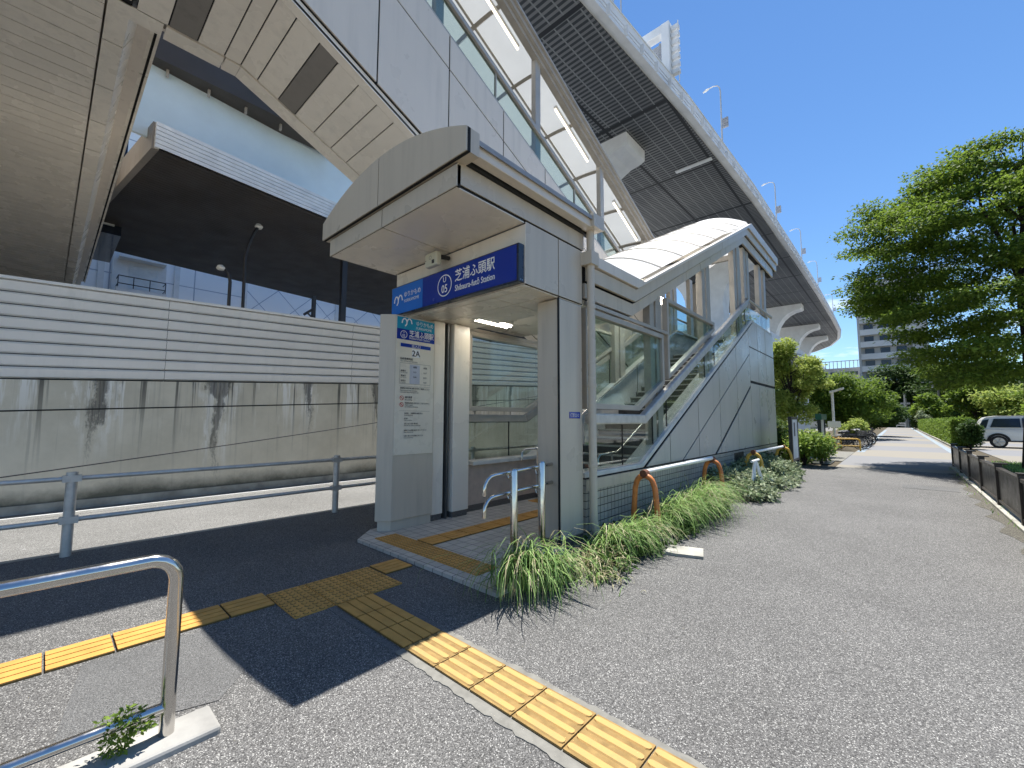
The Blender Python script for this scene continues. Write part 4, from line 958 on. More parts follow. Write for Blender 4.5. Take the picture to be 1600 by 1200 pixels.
# ------------------------------------------------------------------ far buildings
tw = thing('apartment_tower', 'tall grey apartment block with balcony bands behind the trees', 'apartment block', (1, 135, 0))
m = MB(); m.box(-5.6, 6, 131, 148, -.2, 34.6); m.build('wall', 'towerwall', tw)
m = MB()
for k in range(12): z = 1.2+2.9*k; m.box(-5.9, 3.4, 129.7, 131.2, z, z+1.35)
m.build('balcony_band', 'towerband', tw)
m = MB(); m.box(-6.05, -5.6, 129.6, 148, -.2, 35); m.box(-6.05, 6.2, 129.6, 131.2, 35, 35.5); m.box(3.4, 6.0, 129.6, 131, -.2, 34.9); m.build('frame_wall', 'towerwall', tw)
for k in range(11):
    z = 2.6+2.9*k
    for i in range(3):
        x = -4.9+2.8*i; m = MB(); m.box(x, x+1.7, 130.85, 131.02, z, z+1.3); m.build('window', 'dkglass', tw)
lb_ = thing('low_building', 'low white building with roof railing between the viaduct and the tower', 'building', (-9, 155, 0))
m = MB(); m.box(-20, -6, 150, 160, -.2, 16); m.build('wall', 'white', lb_)
m = MB()
for i in range(12): m.box(-19+1.1*i, -18.4+1.1*i, 149.9, 150.05, 14.0, 14.9)
m.build('window_band', 'dkglass', lb_)
m = MB()
for i in range(16): m.box(-20+.9*i, -19.85+.9*i, 150, 150.1, 16, 18)
m.box(-20, -6, 150, 150.1, 17.85, 18.05); m.build('roof_railing', 'white', lb_)

# ------------------------------------------------------------------ vegetation
def leaf_cloud(mb, cl, per, size, flat=.5, shell=.35):
    """many folded leaf faces spread through ellipsoid clumps; cl: (x,y,z,rx,ry,rz)"""
    cl = np.array(cl, float); vol = cl[:, 3]*cl[:, 4]+cl[:, 4]*cl[:, 5]+cl[:, 3]*cl[:, 5]; cnt = np.maximum(8, (per*vol/vol.sum()).astype(int))
    idx = np.repeat(np.arange(len(cl)), cnt); N = len(idx)
    d = rng.normal(size=(N, 3)); d /= np.linalg.norm(d, axis=1)[:, None]; rad = shell+(1-shell)*rng.random(N)**.6
    rad *= 1+.12*rng.normal(size=N)
    P = cl[idx, :3]+d*rad[:, None]*cl[idx, 3:]
    # leaf axes: mostly outward and drooping
    a = d*np.array([1, 1, .3])+rng.normal(size=(N, 3))*.7; a[:, 2] -= .25; a /= np.linalg.norm(a, axis=1)[:, None]
    nrm = rng.normal(size=(N, 3))*flat+np.array([0, 0, 1.0])+d*.35; b = np.cross(nrm, a); b /= np.linalg.norm(b, axis=1)[:, None]
    s = size*(.6+.8*rng.random(N))[:, None]; c = np.cross(a, b)
    v = np.stack([P, P+a*s*.5+b*s*.27+c*s*.05, P+a*s, P+a*s*.5-b*s*.27+c*s*.05], 1).reshape(-1, 3)
    base = len(mb.v); mb.v += [tuple(q) for q in v.tolist()]; mb.f += [(base+4*i, base+4*i+1, base+4*i+2, base+4*i+3) for i in range(N)]; mb.mi += [0]*N
def branchy(mb, base, top, r, ends, seed=1):
    rnd = random.Random(seed); base = Vector(base); top = Vector(top)
    pts = [base.lerp(top, k/5)+Vector((rnd.uniform(-.08, .08), rnd.uniform(-.08, .08), 0))*(1 if 0 < k < 5 else 0) for k in range(6)]
    mb.tube(pts, [r*(1.25 if k == 0 else 1-.11*k) for k in range(6)], 10)
    for e in ends:
        e = Vector(e); k = rnd.randint(2, 5); s = pts[k]; L = (e-s).length
        mid = s.lerp(e, .45)+Vector((rnd.uniform(-.1, .1), rnd.uniform(-.1, .1), .12))*L
        rb_ = r*(.5-.06*k); mb.tube([s, s.lerp(mid, .55)+Vector((0, 0, .03*L)), mid, mid.lerp(e, .5)+Vector((0, 0, .02*L)), e], [rb_, rb_*.8, rb_*.6, rb_*.35, rb_*.12], 7)
        for j in range(3):
            t = mid.lerp(e, rnd.random()); q = t+Vector((rnd.uniform(-1, 1), rnd.uniform(-1, 1), rnd.uniform(-.1, .5)))*L*.28; mb.tube([t, t.lerp(q, .5)+Vector((0, 0, .05)), q], [rb_*.3, rb_*.2, .01], 5)
def tree(label, base, height, r, clumps, nleaf, size, mat, top=None, cat='tree', name='tree', group=None, seed=1, flat=.5, shell=.35):
    t = thing(name, label, cat, base, group); tp = top or (base[0], base[1], base[2]+height)
    m = MB(); branchy(m, base, tp, r, [(c[0], c[1], c[2]) for c in clumps[:26]], seed); m.build('trunk', 'bark', t, smooth=True)
    m = MB(); leaf_cloud(m, clumps, nleaf, size, flat, shell); m.build('crown', mat, t); return t
def blob(c, rad, n, rnd, k=.45, fl=.6):
    out = []
    for _ in range(n):
        d = Vector((rnd.gauss(0, 1), rnd.gauss(0, 1), rnd.gauss(0, 1))).normalized()*rnd.uniform(.35, .85); s = rnd.uniform(.7, 1.25)*k
        out.append((c[0]+d.x*rad[0], c[1]+d.y*rad[1], c[2]+d.z*rad[2], rad[0]*s, rad[1]*s, rad[2]*s*fl))
    return out
rnd = random.Random(11)
# the big spreading tree on the right: layered sprays
cl = []
tiers = [(10.0, 2.8, 1.5), (9.5, 3.7, 1.9), (8.9, 4.1, 2.4), (8.2, 4.25, 2.8), (7.5, 4.2, 3.2), (6.8, 4.1, 3.5), (6.1, 4.0, 3.7), (5.4, 3.8, 3.8), (4.7, 3.5, 3.8), (3.9, 3.4, 3.6), (3.1, 3.2, 3.4)]
for z, rx, ry in tiers:
    nn = int(8+rx*4.4)
    for i in range(nn):
        a = 2*math.pi*(i+rnd.random())/nn; q = math.sqrt(rnd.uniform(.1, 1)); cx = 3.15
        cl.append((cx+rx*q*math.cos(a), 20.3+ry*q*math.sin(a), z+rnd.uniform(-.35, .35)-.35*q*q, rnd.uniform(.45, 1.0), rnd.uniform(.45, .95), rnd.uniform(.12, .25)))
for k in range(16): cl.append((rnd.uniform(-.9, 1.2), 20+rnd.uniform(-1, 1.5), rnd.uniform(4.9, 7.4), rnd.uniform(.45, .8), .7, rnd.uniform(.15, .28)))
bt_ = tree('big leafy tree with layered spreading branches beside the path on the right', (2.98, 20.2, 0), 9, .2, cl, 140000, .11, 'leaf', (3.3, 20.4, 9.6), seed=5, flat=.55, shell=.1)
# the low limb that leaves the trunk on the left
# trees at the left of the path
cl = blob((-2.75, 22.2, 3.6), (.7, .8, .7), 8, rnd)+blob((-3.75, 22.0, 4.0), (.75, 1.0, 1.25), 12, rnd)+blob((-2.75, 22.3, 2.9), (.8, .9, .8), 9, rnd)+blob((-3.7, 21.5, 2.0), (.8, .9, 1.2), 8, rnd)+blob((-2.9, 22.0, 1.6), (.6, .6, .7), 6, rnd)
tree('slender light green tree just beyond the end of the stair block', (-3.4, 22.0, 0), 4.4, .08, cl, 17000, .12, 'leaf_lime', seed=2)
cl = blob((-2.9, 43, 3.3), (2.7, 3.0, 2.6), 34, rnd)+blob((-5.2, 41, 3.5), (1.8, 2, 2.6), 14, rnd)+blob((-1.3, 44, 2.4), (1.5, 2, 1.6), 12, rnd)
tree('round dark green tree behind the parked bicycles', (-3.2, 43, 0), 4, .22, cl, 30000, .21, 'leaf', seed=3)
cl = blob((-1.0, 52, 2.0), (1.5, 2.5, 1.5), 14, rnd); tree('low dark tree at the end of the bicycle row', (-1.9, 52, 0), 2.5, .15, cl, 7000, .22, 'leaf_dark', seed=4)
cl = blob((-6.5, 36, 3.0), (1.8, 2, 2.4), 14, rnd); tree('dark tree behind the white lorry', (-6.5, 36, 0), 4, .18, cl, 8000, .22, 'leaf_dark', seed=6)
def shrub(label, c, rad, n, size, mat, name='shrub', cat='shrub', group=None, k=.5, cnt=10):
    t = thing(name, label, cat, (c[0], c[1], 0), group); m = MB(); m.tube([(c[0], c[1], -.05), (c[0], c[1], c[2])], [.05, .02], 6)
    for j in range(4): m.tube([(c[0], c[1], .05), (c[0]+rnd.uniform(-.6, .6)*rad[0], c[1]+rnd.uniform(-.6, .6)*rad[1], c[2]+.4*rad[2])], [.03, .01], 5)
    m.build('stem', 'bark', t); m = MB(); leaf_cloud(m, blob(c, rad, cnt, rnd, k, 1.0), n, size); m.build('foliage', mat, t); return t
shrub('yellow-green bush behind the first parked bicycles', (-1.95, 31.5, 1.15), (.62, .7, .5), 2600, .13, 'leaf_lime')
shrub('bright green bush behind the black framed notice sign', (-2.35, 17.0, .55), (.75, .9, .6), 4200, .11, 'leaf_hedge')
shrub('dark bush against the end of the stair block', (-3.1, 17.0, .75), (.5, .7, .85), 3200, .11, 'leaf_dark')
shrub('lime bush on the corner by the pale driveway', (-2.9, 19.4, .5), (.9, .8, .45), 3000, .10, 'leaf_lime')
shrub('low lime shrubs beside the lorry at the driveway', (-3.8, 27.5, .5), (1.0, .9, .5), 2400, .12, 'leaf_lime')
shrub('pale bushy plant in front of the white lorry', (-4.3, 25.5, 1.0), (.5, .5, .5), 1200, .12, 'leaf_lime')
# hedge along the path
hd = thing('hedge', 'long clipped green hedge bordering the right of the path', 'hedge', (2.7, 60, 0))
m = MB(); N = 34000; y = 34.4+53*rng.random(N)**1.7; side_ = rng.random(N)
x = np.where(side_ < .62, 2.3+.05*rng.normal(size=N), 2.3+.75*rng.random(N)); z = np.where(side_ < .62, .1+1.42*rng.random(N), 1.5+.05*rng.normal(size=N))
e = side_ > .93; y[e] = 34.4+.06*rng.normal(size=e.sum()); z[e] = .1+1.4*rng.random(e.sum())
P = np.stack([x, y, z], 1); a = rng.normal(size=(N, 3)); a /= np.linalg.norm(a, axis=1)[:, None]; b = np.cross(a, rng.normal(size=(N, 3))); b /= np.linalg.norm(b, axis=1)[:, None]; s = (.07+.08*rng.random(N))[:, None]
v = np.stack([P, P+a*s*.5+b*s*.3, P+a*s, P+a*s*.5-b*s*.3], 1).reshape(-1, 3); m.v = [tuple(q) for q in v.tolist()]; m.f = [(4*i, 4*i+1, 4*i+2, 4*i+3) for i in range(N)]; m.mi = [0]*N
m.build('foliage', 'leaf_hedge', hd); m = MB(); m.box(2.38, 3.0, 34.5, 87.5, 0, 1.42); m.build('twig_core', 'bark', hd)
shrub('dark clipped shrub standing at the near end of the hedge', (2.75, 32.6, .8), (.5, .6, .75), 5200, .11, 'leaf_dark', cnt=14)
# far trees at the end of the path and behind the car park
far = [('large dark tree rising in front of the grey tower', (2.2, 118, 8.0), (6.5, 5, 5.5), 11000, 'leaf_dark', .6), ('dark tree mass closing the end of the path', (-3.0, 122, 2.6), (5, 4, 3.2), 6000, 'leaf_dark', .6),
       ('rounded green tree right of the signal pole', (3.9, 92, 3.4), (2.2, 2.5, 2.6), 5200, 'leaf', .42), ('green tree behind the far end of the hedge', (7.6, 80, 3.3), (2.6, 2.5, 2.9), 6000, 'leaf', .42),
       ('pale green tree above the white minivan', (8.6, 62, 3.0), (2.8, 2.5, 2.4), 6000, 'leaf_lime', .35), ('broad dark tree at the back of the car park', (14, 66, 5), (5, 4, 4.6), 9000, 'leaf_dark', .45),
       ('dark trees filling the gap far behind the hedge', (9.5, 112, 4.2), (7, 4, 4.4), 8000, 'leaf_dark', .6), ('tall dark tree behind the car park, highest of the backdrop', (10, 98, 8), (7, 5, 7), 9000, 'leaf_dark', .6), ('shaded green tree at the right edge behind the minivan', (8.6, 46, 2.7), (2.2, 2, 2.0), 5000, 'leaf', .3), ('dark tree at the far right behind the big trunk', (11.0, 40, 4.2), (3, 3, 3.6), 7000, 'leaf_dark', .3)]
for lb, c, rad, n, mt, sz in far: tree(lb, (c[0], c[1], 0), c[2], .25, blob(c, rad, 20, rnd), n, sz, mt, seed=rnd.randint(1, 99))
shrub('silvery clipped dome shrub at the far end of the hedge', (2.85, 88.5, 1.9), (.9, .9, 1.0), 2200, .2, 'leaf_pale'); shrub('dark conical shrub beside the signal pole', (2.0, 95, 1.8), (.6, .6, 1.6), 1600, .2, 'leaf_dark')

# long grass and ivy at the foot of the wall
def blades(name, areas, n, L, mat, mat2, lean):
    m = MB()
    for _ in range(n):
        cx, cy, sx, sy, hh = rnd.choice(areas); x = cx+rnd.gauss(0, sx); y = cy+rnd.gauss(0, sy)
        if x < -2.88: x = -2.88+rnd.random()*.1
        ln = L*hh*rnd.uniform(.35, 1.2); az = math.atan2(lean[1], lean[0])+rnd.gauss(0, .62); out = rnd.uniform(.55, 1.15); wd = rnd.uniform(.004, .0085)
        dx, dy = math.cos(az), math.sin(az); px, py = -dy*wd, dx*wd; v = []; h = 0; r_ = 0; th = R(rnd.uniform(55, 86)); K = 6
        for k in range(K+1):
            w_ = 1-.85*(k/K)**1.5; v += [(x+dx*r_-px*w_, y+dy*r_-py*w_, max(.004, h)), (x+dx*r_+px*w_, y+dy*r_+py*w_, max(.004, h))]
            h += ln/K*math.sin(th); r_ += ln/K*math.cos(th); th -= R(26)*out*(1+.3*k)/1.3
        m.add(v, [(2*k, 2*k+1, 2*k+3, 2*k+2) for k in range(K)], 1 if rnd.random() < .22 else 0)
    return tag(m.build(name, [mat, mat2]), '', 'grass', kind='stuff')
o = blades('long_grass', [(-2.62, 2.98, .08, .10, 1.0), (-2.55, 3.2, .09, .12, 1.0)], 520, .85, 'blade', 'straw', (.75, -.8)); o['label'] = 'pale arching grass tuft at the corner of the tiled floor'
o = blades('dry_grass', [(-2.5, 3.65, .10, .16, .6), (-2.38, 4.0, .12, .14, .75), (-2.2, 3.6, .12, .14, .4)], 420, .5, 'straw', 'blade', (.9, -.4)); o['label'] = 'yellowed dry grass between the two nearest green tufts'
o = blades('long_grass', [(-2.5, 4.45, .10, .14, .9), (-2.42, 4.85, .10, .14, 1.0), (-2.6, 4.9, .08, .3, .6)], 760, .78, 'blade', 'straw', (.9, -.45)); o['label'] = 'green grass drooping in front of the near orange arch'
o = blades('long_grass', [(-2.52, 6.0, .11, .18, 1.0), (-2.42, 6.6, .12, .2, 1.1), (-2.5, 7.2, .12, .2, 1.15), (-2.6, 7.8, .10, .2, .95)], 1450, .88, 'blade', 'straw', (.9, -.4)); o['label'] = 'dense long grass between the two orange arches'
m = MB(); leaf_cloud(m, [(-2.45+rnd.uniform(-.25, .3), 3.1+4.9*rnd.random(), .08, .22, .3, .10) for _ in range(26)], 3800, .07)
for i in range(0, len(m.v)): m.v[i] = (m.v[i][0], m.v[i][1], max(.006, m.v[i][2]))
o = tag(m.build('weed_cover', 'leaf_dark'), 'low weeds and clippings under the long grass by the wall', 'weeds', kind='stuff')
m = MB(); ivs = []
for i in range(70):
    t_ = rnd.random(); y = 8.7+5.2*t_; hgt = (.46 if y < 10.4 else .52)*rnd.uniform(.55, 1.1); x = -2.8+rnd.random()*.95; k = 1-((x+2.8)/1.05)**2
    ivs.append((x, y, hgt*k*.85+.04, .2, .28, .12))
leaf_cloud(m, ivs, 12000, .085, 1.0, .4)
for i in range(len(m.v)): m.v[i] = (max(-2.9, m.v[i][0]), m.v[i][1], max(.006, m.v[i][2]))
tag(m.build('ivy', 'leaf_pale'), 'pale leaved ivy heap sprawling over the far barriers by the wall', 'ivy', kind='stuff')
wd_ = thing('weed', 'small green weed growing from the concrete base under the steel barrier', 'weed', (-2.62, .33, .03))
m = MB()
for k in range(5):
    a = k*1.25; h = .10+.05*(k % 3); m.tube([(-2.62, .33, .02), (-2.62+.02*math.cos(a), .33+.02*math.sin(a), h*.6), (-2.62+.06*math.cos(a), .33+.05*math.sin(a), h)], [.003, .0025, .001], 5)
m.build('stem', 'leaf', wd_); m = MB(); leaf_cloud(m, [(-2.60, .30, .10, .05, .05, .08), (-2.58, .33, .19, .045, .045, .03), (-2.62, .27, .17, .04, .04, .03), (-2.57, .38, .13, .04, .04, .03)], 420, .024, 1.0); m.build('foliage', 'leaf_hedge', wd_)
m = MB()
for _ in range(260):
    y = 9+10*rnd.random(); x = 1.25+rnd.gauss(0, .09); h = rnd.uniform(.03, .12); a = rnd.random()*6.3; m.add([(x-.006, y, 0), (x+.006, y, 0), (x+.05*math.cos(a), y+.05*math.sin(a), h)], [(0, 1, 2)])
tag(m.build('verge_grass', 'blade'), 'short weeds along the foot of the brown fence', 'grass', kind='stuff')
m = MB()
for _ in range(9000):
    x = 2.4+7*rnd.random(); y = 16.5+6.3*rnd.random(); h = rnd.uniform(.05, .14); a = rnd.random()*6.3; m.add([(x-.012, y, 0), (x+.012, y, 0), (x+.06*math.cos(a), y+.06*math.sin(a), h)], [(0, 1, 2)])
tag(m.build('lawn_grass', 'blade'), 'rough grass on the verge in front of the parked minivan', 'grass', kind='stuff')

# ------------------------------------------------------------------ pipe barriers by the wall
def arch_barrier(label, y, mat, x0=-2.72, x1=-2.34, h=.75):
    t = thing('arch_barrier', label, 'barrier', ((x0+x1)/2, y, 0), 'arched pipe barriers by the wall'); r_ = (x1-x0)/2; c = (x0+x1)/2
    q = r_*.62; pts = [(x0, y, -.05), (c-q-.02, y, h-q-.05)]+[(c-q*math.cos(R(a)), y, h-q+q*math.sin(R(a))) for a in (15, 35, 55, 75, 90, 105, 125, 145, 165)]+[(c+q+.02, y, h-q-.05), (x1, y, -.05)]
    m = MB(); m.tube(pts, .036, 14); m.build('arch_pipe', mat, t, smooth=True)
    m = MB(); m.tube([(c, y-.05, h+.03), (c, y+.05, h+.03)], .05, 10); m.box(c-.03, c+.03, y-.03, y+.03, h-.03, h+.02); m.build('clamp', 'rust', t); return t
arch_barrier('nearest orange pipe arch with rusty clamp in the long grass', 5.42, 'orange')
arch_barrier('orange pipe arch at the far end of the first white bar', 8.2, 'orange')
arch_barrier('mustard pipe arch half buried in pale ivy', 10.6, 'mustard', -2.6, -2.2)
arch_barrier('farthest mustard pipe arch beside the black framed sign', 13.4, 'mustard', -2.55, -2.08)
m = MB(); m.tube([(-2.53, 5.46, .80), (-2.53, 6.9, .80)], .028, 12); m.tube([(-2.53, 6.9, .80), (-2.53, 8.16, .80)], .034, 12); tag(m.build('barrier_bar', 'white', smooth=True), 'white pipe bar joining the two orange arches', 'bar', 'white bars on the pipe arches')
m = MB(); m.tube([(-2.4, 10.64, .78), (-2.32, 13.36, .78)], .03, 12); tag(m.build('barrier_bar', 'white', smooth=True), 'white pipe bar joining the two mustard arches', 'bar', 'white bars on the pipe arches')
t = thing('trestle', 'white A-shaped trestle overgrown by ivy at the wall', 'trestle', (-2.35, 9.3, 0))
for dy in (-.28, .0, .28, .5):
    m = MB(); m.tube([(-2.12+.12*(dy > .1), 9.3+dy, 0), (-2.1, 9.35+dy*.15, .70)], .022, 8); m.build('leg', 'white', t)
m = MB(); m.tube([(-2.1, 9.1, .70), (-2.1, 9.65, .70)], .024, 8); m.build('top_bar', 'white', t)

# ------------------------------------------------------------------ fence on the right
bf = thing('brown_fence', 'low dark brown panel fence bordering the right edge of the path', 'fence', (1.25, 12, 0))
py_ = [19.4, 17.2, 15.2, 13.2, 11.2, 9.25, 7.3, 5.3]
for y in py_:
    m = MB(); m.box(1.205, 1.295, y-.045, y+.045, -.05, .74); m.box(1.19, 1.36, y-.06, y+.06, .74, .765); m.build('post', 'brownpost', bf, .006)
for a, b in zip(py_[1:], py_[:-1]):
    m = MB(); m.box(1.235, 1.26, a+.05, b-.05, .14, .64); m.build('panel', 'brown', bf)
    m = MB(); m.box(1.215, 1.285, a+.05, b-.05, .64, .69); m.box(1.215, 1.285, a+.05, b-.05, .10, .14); m.build('rail', 'brownpost', bf, .004)
g = MB(); g.box(1.16, 1.4, 4, 19.6, -.1, .045); struct(g.build('kerb', 'kerb', None, .01))

# ------------------------------------------------------------------ minivan
vn = thing('minivan', 'white minivan parked beyond the hedge with its rear to the left', 'minivan', (5.6, 36, 0))
prof = [(3.12, .42), (3.10, .75), (3.14, 1.0), (3.28, 1.05), (3.48, 1.52), (3.62, 1.66), (4.1, 1.75), (5.6, 1.77), (6.4, 1.68), (7.3, 1.12), (8.0, .98), (8.12, .7), (8.1, .35), (3.2, .33)]
def ins(prof, k): 
    c = (5.6, 1.0); return [(c[0]+(p-c[0])*k, q) for p, q in prof]
m = MB(); n = len(prof); secs = [(35.12, .965, .06), (35.0, 1, 0), (35.0, 1, 0), (36.72, 1, 0), (36.6, .965, .06)]
rows = []
for yv, k, tb in ((35.02, .985, 1), (34.97, 1, 1), (36.67, 1, 1), (36.62, .985, 1)):
    row = []
    for p, q in ins(prof, k):
        tum = .20*max(0, q-1.0)/.75; s_ = 1 if yv < 35.8 else -1; row.append((p, yv+s_*tum, q))
    rows.append(row)
v = [q for r_ in rows for q in r_]; fs = []
for j in range(3):
    for i in range(n): fs.append((j*n+i, j*n+(i+1) % n, (j+1)*n+(i+1) % n, (j+1)*n+i))
fs += [tuple(range(n-1, -1, -1)), tuple(3*n+i for i in range(n))]; m.add(v, fs); body = m.build('body', 'carwhite', vn)
def vside(p, q, d): return (p, 34.985+.20*max(0, q-1.0)/.75-d, q)
m = MB()
for P in ([(3.75, 1.12), (4.85, 1.12), (4.85, 1.60), (3.92, 1.58)], [(4.92, 1.12), (5.85, 1.12), (5.85, 1.61), (4.92, 1.61)], [(5.92, 1.12), (7.0, 1.13), (6.45, 1.55), (5.92, 1.60)]): m.prism(P, vside, .004, -.03)
m.build('side_window', 'dkglass', vn)
m = MB(); m.prism([(3.30, 1.08), (3.60, 1.08), (3.74, 1.56), (3.52, 1.50)], vside, .003, -.02); m.build('rear_quarter_window', 'dkglass', vn)
m = MB(); m.prism([(3.10, .84), (3.45, .98), (3.42, 1.06), (3.16, 1.04)], vside, .02, -.05); m.build('tail_lamp', 'lampred', vn)
for wx in (4.02, 7.05):
    w_ = MB().cyl((wx, 34.93, .33), .33, .24, 'y', 28).build('wheel', 'tyre', vn); m = MB(); m.cyl((wx, 34.915, .33), .225, .03, 'y', 24)
    for k in range(5):
        a = k*2*math.pi/5; m.box(wx-.001, wx+.001, 34.91, 34.915, .33, .331); m.tube([(wx, 34.905, .33), (wx+.2*math.cos(a), 34.905, .33+.2*math.sin(a))], .03, 6)
    m.build('rim', 'galv', w_); m = MB(); ring_into(m, wx, .36, .38, .11, lambda p, q, d: (p, 34.962-d, q), 0, .003, 24, 0, 180); m.build('wheel_arch', 'tyre', vn)
m = MB(); m.box(3.14, 8.05, 34.955, 34.99, .33, .40); m.build('sill', 'black', vn); m = MB(); m.box(3.13, 6.0, 34.962, 34.985, 1.0, 1.012); m.build('body_seam', 'sea', vn)

# ------------------------------------------------------------------ white lorry at the left beyond the stair block
lr = thing('white_lorry', 'white box lorry parked behind the bushes left of the path', 'lorry', (-5.6, 31, 0))
m = MB(); m.box(-6.7, -4.6, 31.2, 36.5, .7, 3.0); m.build('cargo_box', 'white', lr, .04)
m = MB(); m.prism([(29.6, .45), (31.15, .45), (31.15, 2.15), (30.1, 2.15), (29.65, 1.35)], lambda p, q, d: (d, p, q), -6.55, -4.75); m.build('cab', 'carwhite', lr, .05)
m = MB(); m.add([(-6.4, 29.67, 1.42), (-4.9, 29.67, 1.42), (-4.9, 30.06, 2.08), (-6.4, 30.06, 2.08)], [(0, 1, 2, 3)]); m.add([(-4.745, 29.85, 1.4), (-4.745, 30.8, 1.4), (-4.745, 30.8, 2.0), (-4.745, 30.2, 2.0)], [(0, 1, 2, 3)]); m.build('windscreen', 'dkglass', lr)
for x in (-6.55, -4.95):
    for y in (30.2, 35.2): m = MB(); m.cyl((x, y, .4), .4, .22, 'x', 20); m.build('wheel', 'tyre', lr)
m = MB(); m.box(-6.3, -6.0, 29.58, 29.64, .75, .92); m.box(-5.3, -5.0, 29.58, 29.64, .75, .92); m.build('headlight', 'dkglass', lr)

# ------------------------------------------------------------------ small street furniture along the path
t = thing('notice_sign', 'black framed upright notice sign at the corner of the stair block', 'sign', (-2.15, 13.9, 0))
for y in (13.45, 14.35):
    m = MB(); m.box(-2.18, -2.10, y-.04, y+.04, -.05, 1.58); m.build('post', 'black', t)
m = MB(); m.box(-2.17, -2.11, 13.45, 14.35, .38, 1.58); m.build('frame', 'black', t); m = MB(); m.box(-2.108, -2.102, 13.55, 14.25, .45, 1.5); m.build('panel', 'white_dirty', t)
m = MB(); m.box(-2.10, -2.098, 13.72, 13.88, 1.05, 1.42); m.build('lettering', 'ink', t)
t = thing('map_sign', 'two-legged sign with dark green cap beyond the notice sign', 'sign', (-2, 18.5, 0))
for y in (18.0, 19.1): m = MB(); m.box(-2.06, -1.96, y-.04, y+.04, -.05, 1.5); m.build('leg', 'black', t)
m = MB(); m.box(-2.03, -1.99, 18.06, 19.04, .62, 1.5); m.build('panel', 'galv', t); m = MB(); m.box(-2.1, -1.92, 17.85, 19.25, 1.5, 1.7); m.build('cap', 'green', t)
m = MB(); m.box(-2.3, -1.75, 17.8, 19.3, -.02, .02); m.build('foot', 'black', t)
for lb, x, y, h in (('nearer pale path lamp with a slanted head by the bicycles', -2.5, 28, 3.0), ('farther pale path lamp beyond the bicycle row', -2.75, 56, 3.1)):
    t = thing('path_lamp', lb, 'street lamp', (x, y, 0), 'lamps beside the path'); m = MB(); m.tube([(x, y, -.05), (x, y, h)], .06, 10); m.build('pole', 'white_dirty', t, smooth=True)
    m = MB(); m.prism([(-.1, h-.10), (.5, h+.10), (.5, h+.19), (-.1, h)], lambda p, q, d: (x+p, y+d, q), -.16, .16); m.build('lamp_head', 'white_dirty', t)
t = thing('white_placard', 'small white placard fixed to the nearer path lamp', 'placard', (-2.5, 27.9, 1.2)); m = MB(); m.box(-2.75, -2.2, 27.86, 27.90, 1.1, 1.42); m.build('board', 'white', t); m = MB(); m.box(-2.53, -2.47, 27.9, 27.94, 1.15, 1.4); m.build('clip', 'galv', t)
# yellow pipe stands
def stand(label, x0, x1, y0, y1):
    t = thing('pipe_stand', label, 'barrier', ((x0+x1)/2, (y0+y1)/2, 0), 'yellow pipe stands by the bicycles'); P = lambda f, z: (x0+(x1-x0)*f, y0+(y1-y0)*f, z)
    m = MB(); m.tube([P(0, -.05), P(0, .48), P(.04, .55), P(.12, .58), P(.88, .58), P(.96, .55), P(1, .48), P(1, -.05)], .035, 10); m.build('hoop', 'mustard', t, smooth=True)
    m = MB(); m.tube([P(0, .24), P(1, .24)], .025, 8); m.build('lower_bar', 'mustard', t)
stand('yellow pipe stand at the near end of the bicycle row', -2.35, -1.4, 26.3, 26.5); stand('second yellow pipe stand set back beside the lamp', -2.75, -2.25, 26.6, 28.2)
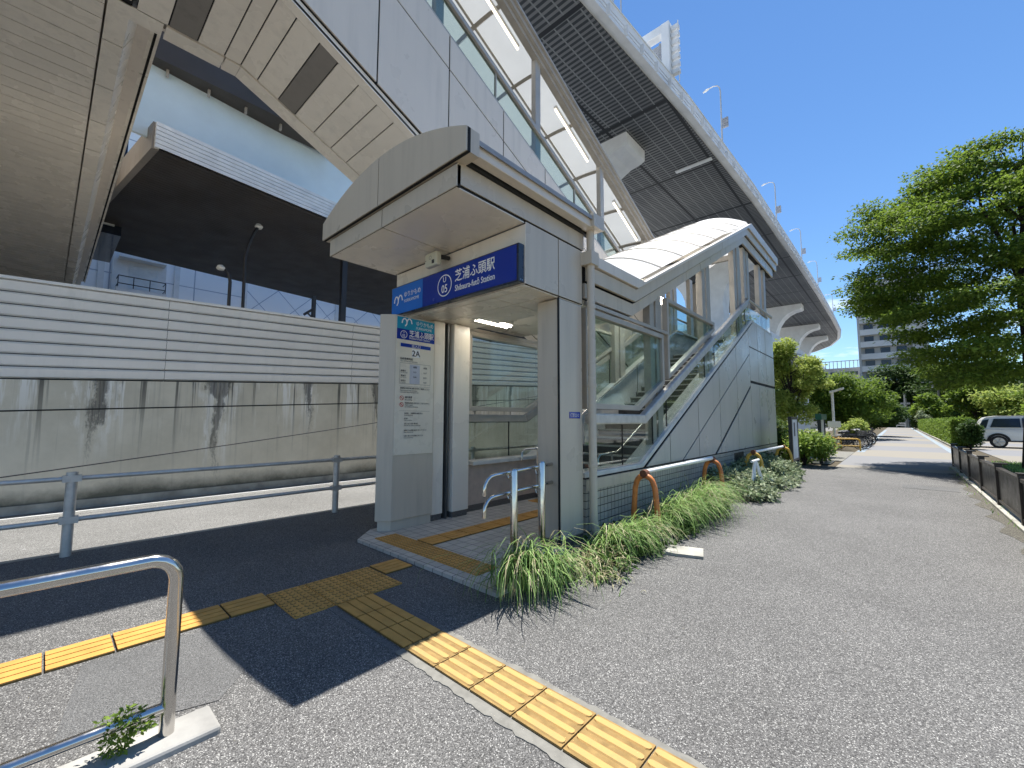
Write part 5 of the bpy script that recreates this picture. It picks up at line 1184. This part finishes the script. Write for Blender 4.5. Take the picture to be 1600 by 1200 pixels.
# bicycles
def bicycle(label):
    t = thing('bicycle', label, 'bicycle', (0, 0, 0), 'bicycles parked in a row beside the path')
    for x in (-.52, .52):
        w_ = MB(); ring = [(x+.31*math.cos(a), 0, .32+.31*math.sin(a)) for a in [2*math.pi*k/20 for k in range(21)]]; w_.tube(ring, .02, 6, cap=False); wo = w_.build('wheel', 'tyre', t)
        m = MB()
        for k in range(8): a = k*math.pi/4; m.tube([(x, 0, .32), (x+.3*math.cos(a), 0, .32+.3*math.sin(a))], .004, 4)
        m.build('spokes', 'galv', wo)
    m = MB(); A, B, C, D = (-.52, 0, .32), (-.08, 0, .30), (-.22, 0, .72), (.38, 0, .70)
    for p, q in ((A, B), (A, C), (B, C), (C, D), (B, D), (D, (.52, 0, .32)), (D, (.34, 0, .92))): m.tube([p, q], .018, 6)
    m.build('frame', 'black', t); m = MB(); m.tube([(-.36, 0, .84), (-.22, 0, .86), (-.08, 0, .85)], [.07, .06, .03], 8); m.tube([(-.22, 0, .7), (-.22, 0, .85)], .015, 6); m.build('saddle', 'black', t)
    m = MB(); m.tube([(.22, -.27, .98), (.33, -.15, 1.0), (.34, 0, .95), (.33, .15, 1.0), (.22, .27, .98)], .014, 6); m.build('handlebar', 'galv', t)
    m = MB(); m.box(.42, .68, -.13, .13, .70, .715)
    for z in (.78, .84, .9): m.tube([(.42, -.14, z), (.70, -.15, z), (.70, .15, z), (.42, .14, z), (.42, -.14, z)], .006, 4)
    for a, b in ((.42, -.14), (.56, -.145), (.7, -.15), (.7, 0), (.7, .15), (.56, .145), (.42, .14)): m.tube([(a, b, .7), (a, b, .9)], .005, 4)
    m.build('basket', 'black', t)
    m = MB(); m.tube([(-.8, 0, .5), (-.6, 0, .67), (-.4, 0, .62)], .02, 5); m.build('mudguard', 'galv', t); return t
bk = bicycle('black bicycle nearest the yellow pipe stand'); bk.location = (-1.95, 27.6, .0); bk.rotation_euler = (0, 0, R(14))
for k in range(15):
    y = 28.5+.85*k+rnd.uniform(-.15, .15)
    dup(bk, (-1.92+rnd.uniform(-.12, .12), y, 0), R(rnd.uniform(-8, 22)+(180 if rnd.random() < .3 else 0)), 'black bicycle packed among others in the row beyond the yellow stand')
# signal pole and utility pole far down the path
t = thing('signal_pole', 'grey pole with a green sign on an arm at the end of the path', 'signal pole', (1.3, 115, 0)); m = MB(); m.tube([(1.3, 115, -.1), (1.3, 115, 7)], .26, 12); m.box(.6, 2.0, 114.8, 115.2, 4.6, 4.95); m.build('pole', 'galv', t, smooth=True)
m = MB(); m.tube([(1.3, 115, 3.6), (-.6, 115, 3.5)], .08, 8); m.build('arm', 'galv', t); m = MB(); m.box(-1.0, -.2, 114.7, 114.9, 2.4, 3.7); m.build('signal_head', 'greenlamp', t)
t = thing('utility_pole', 'concrete utility pole with cross-arm and white transformers behind the trees', 'utility pole', (5.3, 100, 0)); m = MB(); m.tube([(5.3, 100, -.1), (5.3, 100, 8.6)], [.2, .14], 10); m.build('pole', 'concrete', t)
m = MB(); m.box(3.3, 6.0, 99.9, 100.1, 7.8, 7.95); m.build('cross_arm', 'galv', t)
for x in (4.75, 5.85): m = MB(); m.cyl((x, 100, 6.9), .28, .65, 'z', 12); m.build('transformer', 'white', t)
t = thing('white_gate', 'small white rail barrier across the far end of the path', 'barrier', (.4, 110, 0)); m = MB()
for z in (.4, .8): m.box(-.3, 1.1, 109.95, 110.05, z, z+.18)
for x in (-.2, 1.0): m.box(x-.05, x+.05, 109.97, 110.03, -.05, .98)
m.build('rails', 'white', t)
